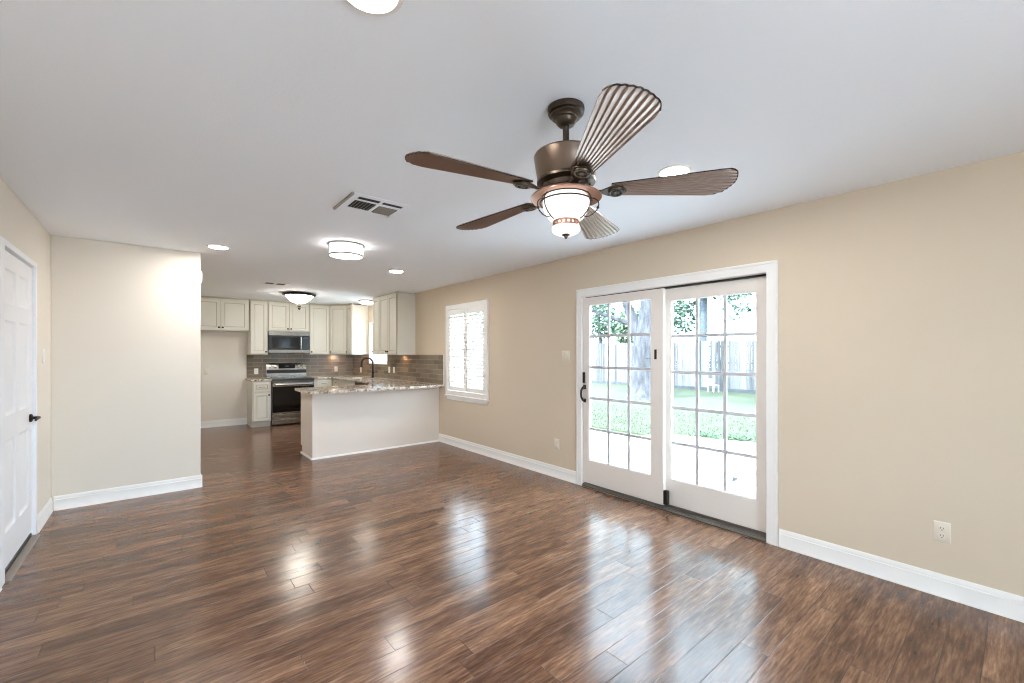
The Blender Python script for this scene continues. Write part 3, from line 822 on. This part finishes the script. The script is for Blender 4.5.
def cabinet(name, label, loc, rz, w, h, d, doors=(), drawers=(), toe=False, group=None, gap=0.004, crown=True):
    """doors: (x0, x1, z0, z1, knob side 'l'/'r' or None, knob at 'b'/'t')"""
    t = thing(name, label, 'cabinet', loc, rz, group)
    b = MB()
    if toe:
        b.box(0, w, 0, d, 0.105, h)
        b.box(0, w, 0.065, d, 0, 0.105)
    else:
        b.box(0, w, 0, d, 0, h)
    b.build('carcass', M['cab'], t, 0.0015)
    if crown:
        MB().box(0, w, -0.006, 0.03, h + 0.0005, H - loc[2] - 0.002).build('top_filler', M['glaze'], t)
    for x0, x1, z0, z1, side, where in doors:
        k = None
        if side:
            k = (x0 + 0.030 if side == 'l' else x1 - 0.030, z0 + 0.045 if where == 'b' else z1 - 0.05)
        door_part(t, x0 + gap / 2, x1 - gap / 2, z0 + gap / 2, z1 - gap / 2, k)
    for x0, x1, z0, z1 in drawers:
        door_part(t, x0 + gap / 2, x1 - gap / 2, z0 + gap / 2, z1 - gap / 2, None, True, 'drawer')
    return t
YU = YB - 0.33       # front plane of the upper units
UZ, UH = 1.385, 1.045
G = 'upper kitchen cabinets'
cabinet('wall_cabinet', 'two door cream cabinet above the empty refrigerator space', (0.47, YU, 1.835), 0, 0.91, 0.592, 0.33, [(0.012, 0.455, 0.012, 0.58, 'r', 'b'), (0.455, 0.898, 0.012, 0.58, 'l', 'b')], group=G)
cabinet('wall_cabinet', 'narrow tall cream wall cabinet left of the microwave', (1.392, YU, UZ), 0, 0.308, UH, 0.33, [(0.008, 0.300, 0.01, UH - 0.01, 'r', 'b')], group=G)
cabinet('wall_cabinet', 'short two door cream cabinet above the microwave', (1.704, YU, 1.848), 0, 0.758, 0.582, 0.33, [(0.008, 0.379, 0.012, 0.572, 'r', 'b'), (0.379, 0.750, 0.012, 0.572, 'l', 'b')], group=G)
cabinet('wall_cabinet', 'tall cream wall cabinet right of the microwave', (2.466, YU, UZ), 0, 0.408, UH, 0.33, [(0.008, 0.400, 0.01, UH - 0.01, 'l', 'b')], group=G)
# diagonal corner unit
t = thing('wall_cabinet', 'cream corner wall cabinet with a diagonal door', 'cabinet', (2.880, YU, UZ), 0, G)
MB().prism([(0, 0), (0, 0.33), (0.61, 0.33), (0.61, -0.28), (0.28, -0.28)], 0, UH).build('carcass', M['cab'], t)
MB().prism([(0.0, 0.0), (0.0, 0.04), (0.30, -0.22), (0.285, -0.283)], UH + 0.0005, H - UZ - 0.002).build('top_filler', M['glaze'], t)
dd = door_part(t, 0.012, 0.384, 0.01, UH - 0.01, (0.040, 0.055))
dd.rotation_euler = (0, 0, -PI / 4)
cabinet('wall_cabinet', 'narrow cream wall cabinet with a broad blank side facing the sink window', (3.16, 9.318, UZ), R, 0.30, UH, 0.33, [(0.006, 0.294, 0.01, UH - 0.01, 'l', 'b')], group=G)
cabinet('wall_cabinet', 'single door cream wall cabinet right of the sink window', (3.16, 7.895, UZ), R, 0.315, UH + 0.02, 0.33, [(0.006, 0.309, 0.01, UH, 'l', 'b')], group=G)
cabinet('wall_cabinet', 'two door cream wall cabinet nearest the living room', (3.16, 7.578, UZ), R, 0.738, UH + 0.02, 0.33, [(0.008, 0.369, 0.01, UH, 'r', 'b'), (0.369, 0.730, 0.01, UH, 'l', 'b')], group=G)
# base units
YF = 9.33
GB = 'base kitchen cabinets'
cabinet('base_cabinet', 'narrow cream base cabinet left of the range', (1.392, YF, 0), 0, 0.318, 0.878, YB - YF - 0.001, [(0.012, 0.306, 0.115, 0.660, 'r', 't')], [(0.012, 0.306, 0.672, 0.862)], True, GB, crown=False)
cabinet('base_cabinet', 'cream base cabinet right of the range', (2.492, YF, 0), 0, 0.36, 0.878, YB - YF - 0.001, [(0.045, 0.330, 0.115, 0.700, 'l', 't')], [(0.045, 0.330, 0.712, 0.866)], True, GB, crown=False)
cabinet('base_cabinet', 'cream corner base cabinet under the counter bend', (2.875, YB - 0.003, 0), R, 0.9, 0.878, 0.612, [(0.62, 0.89, 0.115, 0.862, 'r', 't')], [], True, GB, crown=False)
cabinet('base_cabinet', 'cream sink base cabinet below the sink window', (2.875, 9.022, 0), R, 0.96, 0.68, 0.612, [(0.01, 0.48, 0.115, 0.67, 'r', 't'), (0.48, 0.95, 0.115, 0.67, 'l', 't')], [], True, GB, crown=False)
sfp = MB().box(2.876, 2.894, 8.064, 9.020, 0.682, 0.878)
tag(sfp.build('sink_front_panel', M['cab']), 'cream false drawer front under the sink edge', 'cabinet panel')
cabinet('base_cabinet', 'cream base cabinet between dishwasher and peninsula', (2.875, 7.412, 0), R, 0.768, 0.878, 0.612, [(0.02, 0.40, 0.115, 0.690, 'r', 't')], [(0.02, 0.40, 0.70, 0.862)], True, GB, crown=False)
t = thing('dishwasher', 'black fronted dishwasher under the counter beside the sink', 'dishwasher', (2.875, 8.03, 0), R)
MB().box(0.004, 0.606, 0.0, 0.58, 0.10, 0.874).box(0.004, 0.606, 0.06, 0.5, 0, 0.10).build('tub', M['black'], t)
MB().box(0.006, 0.604, -0.022, -0.0005, 0.105, 0.760).build('door', M['blackglass'], t, 0.004)
MB().box(0.006, 0.604, -0.022, -0.0005, 0.764, 0.872).build('control_panel', M['black'], t, 0.004)
MB().tube([(0.06, -0.022, 0.72), (0.06, -0.05, 0.72), (0.55, -0.05, 0.72), (0.55, -0.022, 0.72)], 0.009, 8).build('handle', M['steel_d'], t)

# peninsula body
t = thing('peninsula', 'cream painted kitchen peninsula under the granite counter', 'kitchen peninsula', (1.59, 6.03, 0))
pb = MB()
pb.box(0.0, XR - 1.591, 0.0, 0.535, 0, 0.878)
pb.box(0.0, XR - 1.591, 0.535, 0.60, 0.105, 0.878)
pb.build('body', M['pen'], t, 0.002)
MB().box(-0.006, 0.055, -0.008, 0.0, 0.0, 0.878).box(-0.006, 0.0, 0.0, 0.045, 0.0, 0.878).build('corner_trim', M['pen'], t, 0.002)
MB().box(0.055, XR - 1.592, -0.010, 0.0, 0.838, 0.878).build('top_cleat', M['pen'], t, 0.003)
MB().prism([(0, 0), (-0.018, 0), (-0.018, 0.008), (-0.010, 0.020), (0, 0.022)], -0.018, XR - 1.5925, mp=lambda u, v, w: (w, u - 0.008, v)).prism([(0, 0), (-0.018, 0), (-0.018, 0.008), (-0.010, 0.020), (0, 0.022)], -0.018, 0.535, mp=lambda u, v, w: (u - 0.006, w, v)).build('shoe_moulding', M['trim'], t)

# countertops
def rounded(poly, radii, n=5):
    out = []
    for i, p in enumerate(poly):
        r = radii.get(i, 0)
        if not r: out.append(p); continue
        a, b, c = Vector(poly[i - 1]), Vector(p), Vector(poly[(i + 1) % len(poly)])
        u = (a - b).normalized(); v = (c - b).normalized()
        p0, p1 = b + u * r, b + v * r
        for k in range(n + 1):
            s = k / n
            out.append(tuple((1 - s) ** 2 * p0 + 2 * s * (1 - s) * b + s * s * p1))
    return out
ct = MB()
bm = ct.bm
outer = rounded([(1.507, 5.85), (XR - 0.001, 5.85), (XR - 0.001, YB - 0.001), (2.485, YB - 0.001), (2.485, 9.292), (2.842, 9.292), (2.842, 6.655), (1.507, 6.655)], {0: 0.06, 7: 0.05, 1: 0.012})
hole = rounded([(2.96, 8.13), (3.30, 8.13), (3.30, 8.87), (2.96, 8.87)], {0: 0.04, 1: 0.04, 2: 0.04, 3: 0.04})
Z0, Z1 = 0.8795, 0.914
for z in (Z0, Z1):
    es = []
    for loop in (outer, hole):
        vs = [bm.verts.new((x, y, z)) for x, y in loop]
        es += [bm.edges.new((vs[i], vs[(i + 1) % len(vs)])) for i in range(len(vs))]
    bmesh.ops.triangle_fill(bm, use_beauty=True, edges=es)
for loop in (outer, hole):
    n = len(loop)
    for i in range(n):
        (xa, ya), (xb, yb) = loop[i], loop[(i + 1) % n]
        ct.face([(xa, ya, Z0), (xb, yb, Z0), (xb, yb, Z1), (xa, ya, Z1)])
bmesh.ops.remove_doubles(bm, verts=bm.verts, dist=1e-5)
tag(ct.build('countertop', M['granite'], bevel=0.005), 'speckled granite counter over the peninsula and around the sink', 'countertop')
tag(MB().box(1.362, 1.716, 9.292, YB - 0.013, Z0, Z1).build('countertop', M['granite'], bevel=0.005), 'small granite counter piece left of the range', 'countertop')

# tile
bs = MB().frame(5.873, YB - 0.013, Z1 + 0.001, 1.383, [(W2[0], W2[1], W2[2], 3)], XR - 0.012, XR, YZX)
tag(bs.build('backsplash_side', M['tileY']), 'taupe tile backsplash along the side wall behind the faucet', 'backsplash', kind='structure')
tag(MB().box(5.867, 5.8725, XR - 0.013, XR, Z1 + 0.001, 1.386).bm and MB().box(XR - 0.013, XR, 5.866, 5.8725, Z1 + 0.001, 1.388).build('trim_1', M['trim']), 'thin edge trim ending the side backsplash', 'trim', kind='structure')
tag(MB().box(1.386, XR - 0.0005, YB - 0.012, YB, 0.90, 1.383).box(1.706, 2.462, YB - 0.012, YB, 1.384, 1.44).build('backsplash_rear', M['tileX']), 'taupe tile backsplash behind the range', 'backsplash', kind='structure')

# sink and faucet
t = thing('kitchen_sink', 'stainless undermount sink set in the granite by the window', 'sink', (3.13, 8.5, 0.70))
b = MB()
b.frame(2.94 - 3.13, 3.32 - 3.13, 8.11 - 8.5, 8.89 - 8.5, [(2.962 - 3.13, 3.298 - 3.13, 8.132 - 8.5, 8.868 - 8.5)], 0.0, 0.1785, XYZ)
b.box(2.94 - 3.13, 3.32 - 3.13, 8.11 - 8.5, 8.89 - 8.5, -0.008, 0.0)
b.build('basin', M['drain'], t)
MB().lathe([(0, 0.001), (0.045, 0.001), (0.042, 0.005), (0, 0.003)], seg=20).build('drain', M['steel_d'], t)
t = thing('faucet', 'dark bronze gooseneck faucet behind the sink', 'faucet', (3.375, 8.47, Z1))
MB().lathe([(0, 0.0), (0.032, 0.0), (0.032, 0.010), (0.024, 0.018), (0.022, 0.09), (0.024, 0.10), (0.018, 0.13), (0, 0.13)], seg=20).build('base', M['bronze'], t)
pts = [(0, 0, 0.12), (0, 0, 0.30)] + [(-0.105 + 0.105 * math.cos(a), 0.02 * (1 - math.cos(a)), 0.30 + 0.105 * math.sin(a)) for a in [PI * k / 10 for k in range(1, 11)]] + [(-0.213, 0.041, 0.26), (-0.216, 0.042, 0.22)]
MB().tube(pts, [0.019] * 12 + [0.022, 0.025], 10).build('spout', M['bronze'], t)
MB().tube([(0, -0.02, 0.065), (0.0, -0.05, 0.075), (-0.004, -0.075, 0.115)], [0.010, 0.008, 0.007], 8).build('lever', M['bronze'], t)

# under-cabinet puck lights
def puck(loc, label):
    t = thing('puck_light', label, 'under cabinet light', loc, group='puck lights under the cabinets')
    MB().lathe([(0.0, 0), (0.034, 0), (0.034, -0.012), (0.027, -0.013), (0.027, -0.010), (0, -0.010)], seg=24).build('housing', M['nickel'], t)
    MB().lathe([(0.0, -0.0105), (0.0265, -0.0105), (0.0265, -0.0125), (0, -0.0125)], seg=24).build('lens', M['g_puck'], t)
    return t
p0 = puck((3.40, 7.22, UZ), 'puck light under the two door cabinet nearest the living room')
copy_thing(p0, (3.04, 9.84, UZ), 'puck light under the diagonal corner cabinet')
copy_thing(p0, (3.40, 9.17, UZ), 'puck light under the narrow cabinet by the sink window')

# ------------------------------------------------------------------ microwave
t = thing('microwave', 'stainless over the range microwave under the short cabinet', 'microwave', (1.706, 9.55, 1.420))
W = 0.752
MB().box(0, W, 0, 0.378, 0, 0.426).build('body', M['black'], t, 0.003)
MB().box(0.0, W, -0.018, -0.0005, 0.345, 0.426).box(0.0, W, -0.018, -0.0005, 0.0, 0.062).build('face_band', M['steel'], t, 0.003)
d = MB().box(0.0, 0.60, -0.024, -0.0005, 0.064, 0.343).build('door', M['black'], t, 0.003)
MB().box(0.055, 0.53, -0.0265, -0.0235, 0.10, 0.31).build('window', M['darkglass'], d)
MB().tube([(0.575, -0.024, 0.075), (0.575, -0.055, 0.085), (0.575, -0.060, 0.20), (0.575, -0.055, 0.32), (0.575, -0.024, 0.332)], 0.013, 8).build('handle', M['steel'], d)
cp = MB().box(0.603, W, -0.022, -0.0005, 0.064, 0.343).build('control_panel', M['blackglass'], t, 0.002)
MB().box(0.625, 0.73, -0.0235, -0.0215, 0.285, 0.325).build('display', M['g_disp'], cp)

# ------------------------------------------------------------------ range
t = thing('range', 'stainless electric range with a black glass oven door', 'range', (1.719, 9.285, 0))
W = 0.758
MB().box(0, W, 0.03, 0.63, 0.012, 0.895).build('body', M['black'], t, 0.003)
ck = MB().box(-0.0, W, -0.005, 0.585, 0.896, 0.918).build('cooktop', M['steel_d'], t, 0.004)
MB().box(0.03, W - 0.03, 0.035, 0.560, 0.9181, 0.9215).build('glass_top', M['darkglass'], ck)
MB().box(0.0, W, 0.0, 0.03, 0.838, 0.895).build('front_rail', M['steel_d'], t, 0.004)
MB().box(0.002, W - 0.002, -0.0065, 0.0, 0.884, 0.8955).build('front_gap', M['slot'], t)
d = MB().box(0.004, W - 0.004, -0.012, 0.029, 0.235, 0.832).build('oven_door', M['steel'], t, 0.004)
MB().box(0.004, W - 0.004, -0.0145, -0.0115, 0.262, 0.762).build('oven_window', M['blackglass'], d)
MB().tube([(0.05, -0.012, 0.80), (0.05, -0.055, 0.80), (W - 0.05, -0.055, 0.80), (W - 0.05, -0.012, 0.80)], 0.019, 12).build('handle', M['chrome'], d)
MB().box(0.004, W - 0.004, -0.012, 0.029, 0.032, 0.125).build('drawer', M['steel'], t, 0.004)
MB().box(0.004, W - 0.004, -0.012, 0.029, 0.131, 0.229).build('lower_panel', M['steel'], t, 0.004)
bg = MB().prism([(0.575, 0.919), (0.63, 0.919), (0.63, 1.205), (0.61, 1.205), (0.600, 1.19), (0.575, 1.085)], 0.0, W, mp=lambda u, v, w: (w, u, v)).build('backguard', M['steel'], t, 0.003)
ux, uz = (0.600 - 0.575), (1.19 - 1.085)
sl_ = math.atan2(ux, uz)
def on_bg(x0, x1, s0, s1, lift):
    L = math.hypot(ux, uz); du, dz = ux / L, uz / L
    mb = MB()
    q = []
    for l in (-0.001, lift):
        for x, s in ((x0, s0), (x1, s0), (x1, s1), (x0, s1)):
            q.append((x, 0.575 + du * s - dz * l, 1.085 + dz * s + du * l))
    v = [mb.bm.verts.new(p) for p in q]
    for f in ((0, 1, 2, 3), (4, 5, 6, 7), (0, 1, 5, 4), (1, 2, 6, 5), (2, 3, 7, 6), (3, 0, 4, 7)):
        mb.bm.faces.new([v[i] for i in f])
    return mb
dsp = on_bg(0.225, 0.535, 0.012, 0.096, 0.003).build('control_panel', M['blackglass'], bg)
on_bg(0.345, 0.415, 0.045, 0.07, 0.0042).build('display', M['g_disp'], dsp)
MB().box(0.008, W - 0.008, 0.572, 0.5755, 1.000, 1.070).build('vent_slot', M['slot'], bg)
for kx in (0.065, 0.160, 0.600, 0.695):
    k = MB().lathe([(0, 0), (0.032, 0), (0.032, -0.006), (0.025, -0.010), (0.022, -0.030), (0, -0.032)], (0, 0, 0), 20, axis='Y').build('knob', M['chrome'], t)
    k.location = (kx, 0.585, 1.138); k.rotation_euler = (-sl_, 0, 0)

# ------------------------------------------------------------------ outside
GZ = -0.10
gl = MB().box(7.0, 45, -30, 45, GZ - 0.1, GZ).build('lawn', M['lawn'])
tag(gl, 'mown green lawn between patio and fence', 'lawn', kind='structure')
gl2 = MB().box(-30, XR + 0.15, -40, YREAR - 0.16, GZ - 0.1, GZ).build('ground', M['concrete'])  # unseen ground, coloured pale so daylight bounces up to the ceiling
tag(gl2, 'unseen ground behind the viewer, made pale to bounce daylight', 'ground', kind='structure')
pt = MB()
edge = [(6.3, 30), (6.3, 5.0), (6.62, 4.4), (7.15, 4.1), (7.3, 3.4), (7.57, 2.76), (8.2, -25)]
pt.prism([(XR + 0.15, -25)] + [(XR + 0.15, 30)] + edge, -0.2, -0.05)
tag(pt.build('patio', M['concrete']), 'pale concrete patio outside the sliding door', 'patio', kind='structure')
for a in ((3.7, 8.0, 2.13, 2.155), (3.7, 7.9, -3.0, -2.975), (3.7, 6.28, 6.2, 6.225)):
    MB().box(a[0], a[1], a[2], a[3], -0.0502, -0.0485).build('joint_line', M['joint'], bpy.data.objects['patio'])
MB().box(5.06, 5.085, -20, 20, -0.0502, -0.0485).build('joint_line', M['joint'], bpy.data.objects['patio'])
lf = MB()
lf.face([(0, 0, 0.004), (0.07, -0.02, 0.02), (0.14, 0.0, 0.012), (0.07, 0.035, 0.026)]); lf.face([(0.0, 0, 0.004), (-0.03, 0.004, 0.002), (-0.03, -0.004, 0.002)])
tag(lf.build('fallen_leaf', M['leafdead'], loc=(5.05, 2.14, -0.048)), 'dark dry leaf lying on the patio joint', 'leaf')

# grass blades near the patio edge and over the near lawn (uncountable)
random.seed(4)
gb = MB()
def edge_x(y):
    pts_ = [(5.0, 6.3), (4.4, 6.62), (4.1, 7.15), (3.4, 7.3), (2.76, 7.57), (-25, 8.2)]
    if y >= 5.0: return 6.3
    for (y0, x0), (y1, x1) in zip(pts_, pts_[1:]):
        if y1 <= y <= y0: return x0 + (x1 - x0) * (y0 - y) / (y0 - y1)
    return 8.2
for i in range(14000):
    y = random.uniform(0.5, 16); x = edge_x(y) + 0.17 + abs(random.gauss(0, 2.6))
    if x > 10.6: continue
    h = random.uniform(0.025, 0.05); a = random.uniform(0, PI); w = 0.006
    dx, dy = math.cos(a) * w, math.sin(a) * w
    lx, ly = random.uniform(-0.03, 0.03), random.uniform(-0.03, 0.03)
    gb.face([(x - dx, y - dy, GZ), (x + dx, y + dy, GZ), (x + lx, y + ly, GZ + h)])
tag(gb.build('grass', M['blade_grass'], recalc=False), 'short green grass blades on the lawn', 'grass', kind='stuff')
wd = MB()
for i in range(2600):
    y = random.uniform(1.0, 4.2); x = edge_x(y) + random.uniform(0.0, 0.16)
    if math.sin(y * 9.1) + math.sin(y * 4.3 + 1) < -0.5: continue
    z = GZ + random.uniform(0.02, 0.15); s = random.uniform(0.012, 0.03); a = random.uniform(0, 2 * PI)
    p = Vector((x, y, z)); u = Vector((math.cos(a), math.sin(a), random.uniform(-0.3, 0.6))) * s; v = Vector((-math.sin(a), math.cos(a), random.uniform(-0.5, 0.5))) * s * 0.6
    wd.face([p - u, p + v, p + u, p - v])
tag(wd.build('weeds', M['weeds'], recalc=False), 'dark green weeds along the patio edge', 'weeds', kind='stuff')

# fence
FX = 17.3
t = thing('fence', 'weathered grey picket fence at the far side of the lawn', 'fence', (FX, 8, GZ))
pk = MB(); y = -8.0
random.seed(7)
while y < 26:
    h = 2.03 + random.uniform(-0.03, 0.03); tl = random.uniform(-0.012, 0.012)
    w = 0.134
    x = random.uniform(-0.008, 0.008)
    pk.prism([(y - 8, 0.14), (y - 8 + w, 0.14), (y - 8 + w + tl, h - 0.045), (y - 8 + w - 0.03 + tl, h), (y - 8 + 0.03 + tl, h), (y - 8 + tl, h - 0.045)], x, x + 0.018, mp=lambda u, v, w_: (w_, u, v))
    y += 0.145
pk.build('pickets', M['fence'], t)
MB().box(-0.03, 0.028, -16, 18, 0.0, 0.135).build('base_strip', M['fence_grey'], t)  # darker strip along the foot of the fence
for z in (0.45, 1.1, 1.75):
    MB().box(0.026, 0.065, -16, 18, z, z + 0.09).build('rail', M['fence'], t)
for k in range(14):
    MB().box(0.066, 0.155, -16 + k * 2.4, -15.91 + k * 2.4, 0, 1.95).build('post', M['fence_grey'], t)

# trees
def leaf_cloud(mb, blobs, n, s0, s1, seed):
    rnd = random.Random(seed)
    for (cx, cy, cz, rx, ry, rz), k in blobs:
        for i in range(int(n * k)):
            while True:
                p = Vector((rnd.uniform(-1, 1), rnd.uniform(-1, 1), rnd.uniform(-1, 1)))
                if 0.12 < p.length < 1: break
            c = Vector((cx + p.x * rx, cy + p.y * ry, cz + p.z * rz))
            s = rnd.uniform(s0, s1)
            u = Vector((rnd.gauss(0, 1), rnd.gauss(0, 1), rnd.gauss(0, 0.6))).normalized() * s
            v = u.cross(Vector((rnd.gauss(0, 1), rnd.gauss(0, 1), rnd.gauss(0, 1)))).normalized() * s * 0.5
            mb.face([c - u, c + v, c + u, c - v])

t = thing('shade_tree', 'big grey forked tree standing on the lawn before the fence', 'tree', (12.62, 8.18, GZ))
tr = MB()
tr.tube([(0, 0, -0.05), (0, 0, 0.08), (0.0, 0, 0.3), (0, 0, 0.7), (0.0, 0, 1.2), (0.0, -0.02, 1.75)], [0.72, 0.62, 0.50, 0.44, 0.43, 0.46], 20)
tr.tube([(0.0, 0.10, 1.45), (0.05, 0.22, 1.9), (0.15, 0.50, 2.5), (0.2, 0.85, 3.2), (0.2, 1.4, 4.4)], [0.27, 0.23, 0.19, 0.16, 0.12], 14)
tr.tube([(0.0, -0.08, 1.4), (-0.02, -0.12, 2.0), (0.0, -0.16, 2.7), (0.05, -0.25, 3.6), (0.1, -0.4, 4.8)], [0.42, 0.38, 0.36, 0.33, 0.26], 14)
tr.tube([(0.1, 0.5, 2.5), (-0.3, 1.5, 2.9), (-0.5, 2.6, 3.3)], [0.09, 0.07, 0.04], 8)
tr.tube([(0.1, -0.4, 4.6), (-0.8, -1.6, 5.2), (-1.8, -3.0, 5.2)], [0.14, 0.10, 0.05], 8)
tr.build('trunk', M['bark'], t)
cr = MB()
leaf_cloud(cr, [((0, 0.5, 5.6, 2.6, 3.4, 1.5), 1.0), ((-0.4, 2.2, 3.5, 0.9, 1.0, 0.5), 0.16), ((-1.8, -3.2, 4.8, 1.6, 1.8, 1.0), 0.45), ((-2.6, -4.0, 3.9, 0.7, 0.9, 0.55), 0.10), ((-1.2, -2.2, 3.6, 0.5, 0.7, 0.4), 0.05)], 5200, 0.045, 0.10, 3)
cr.build('crown', M['leaf'], t, recalc=False)

def bg_tree(loc, label, trunk, blobs, n, seed, mat):
    t = thing('background_tree', label, 'tree', loc, group='trees beyond the fence')
    if trunk:
        tb = MB()
        for pts_, rr in trunk: tb.tube(pts_, rr, 10)
        tb.build('trunk', M['bark_d'], t)
    c = MB(); leaf_cloud(c, blobs, n * 2, 0.07, 0.17, seed); c.build('crown', mat, t, recalc=False)
bg_tree((22.0, 10.8, GZ), 'slim trunked tree beyond the fence seen through the right panel', [([(0, 0, 0), (0, 0.05, 2), (0, 0, 4.4), (0, 0.2, 6)], [0.24, 0.22, 0.2, 0.12])], [((0, 1.2, 3.7, 0.9, 0.9, 1.2), 0.55), ((0, 0, 5.2, 1.4, 2.2, 0.6), 0.5), ((-0.3, -0.2, 4.6, 0.5, 0.6, 0.3), 0.10), ((0, -1.7, 3.9, 0.5, 0.75, 0.75), 0.12), ((0, -1.2, 4.5, 0.5, 0.7, 0.4), 0.10), ((0, -2.4, 4.6, 0.5, 0.7, 0.5), 0.08)], 700, 11, M['leaf'])
bg_tree((22.0, 17.6, GZ), 'leafy tree beyond the fence at the far left of the left panel', [([(0, 0, 0), (0.1, 0, 2.2), (0, 0.1, 4.0)], [0.16, 0.13, 0.09])], [((0, 0, 3.6, 1.0, 1.5, 1.2), 1.0), ((0, -1.7, 3.0, 0.8, 0.9, 0.5), 0.4)], 700, 12, M['leaf'])
bg_tree((19.4, 13.2, GZ), 'pale green bush tree beyond the fence between trunk and left edge', [([(0, 0, 0), (0.05, 0, 1.8), (0, 0.1, 3.0)], [0.10, 0.08, 0.05])], [((0, 0, 3.1, 0.85, 1.2, 0.8), 1.0), ((0, 0.2, 2.3, 0.7, 0.9, 0.35), 0.5)], 600, 13, M['leaf2'])
bg_tree((20.5, 26.0, GZ), 'tree beyond the fence seen through the shutters', [([(0, 0, 0), (0.05, 0, 2.4), (0, 0.1, 4.0)], [0.2, 0.15, 0.1])], [((0, 0, 4.2, 2.0, 3.4, 2.0), 1.4)], 900, 14, M['leaf'])

# white garden chair by the fence
t = thing('garden_chair', 'small white garden chair standing by the fence', 'chair', (16.9, 7.9, GZ), math.radians(70))
t.scale = (0.62, 0.62, 0.62)
for sx in (-1, 1):
    for sy in (-1, 1):
        MB().box(sx * 0.22 - 0.02, sx * 0.22 + 0.02, sy * 0.20 - 0.02, sy * 0.20 + 0.02, 0, 0.40).build('leg', M['chairwhite'], t, 0.004)
MB().box(-0.25, 0.25, -0.23, 0.23, 0.40, 0.435).build('seat', M['chairwhite'], t, 0.008)
bk = MB()
for k in range(5):
    bk.box(-0.22 + k * 0.1, -0.18 + k * 0.1, 0.19, 0.215, 0.436, 0.78)
bk.box(-0.25, 0.25, 0.185, 0.22, 0.76, 0.82)
bk.build('backrest', M['chairwhite'], t, 0.004)
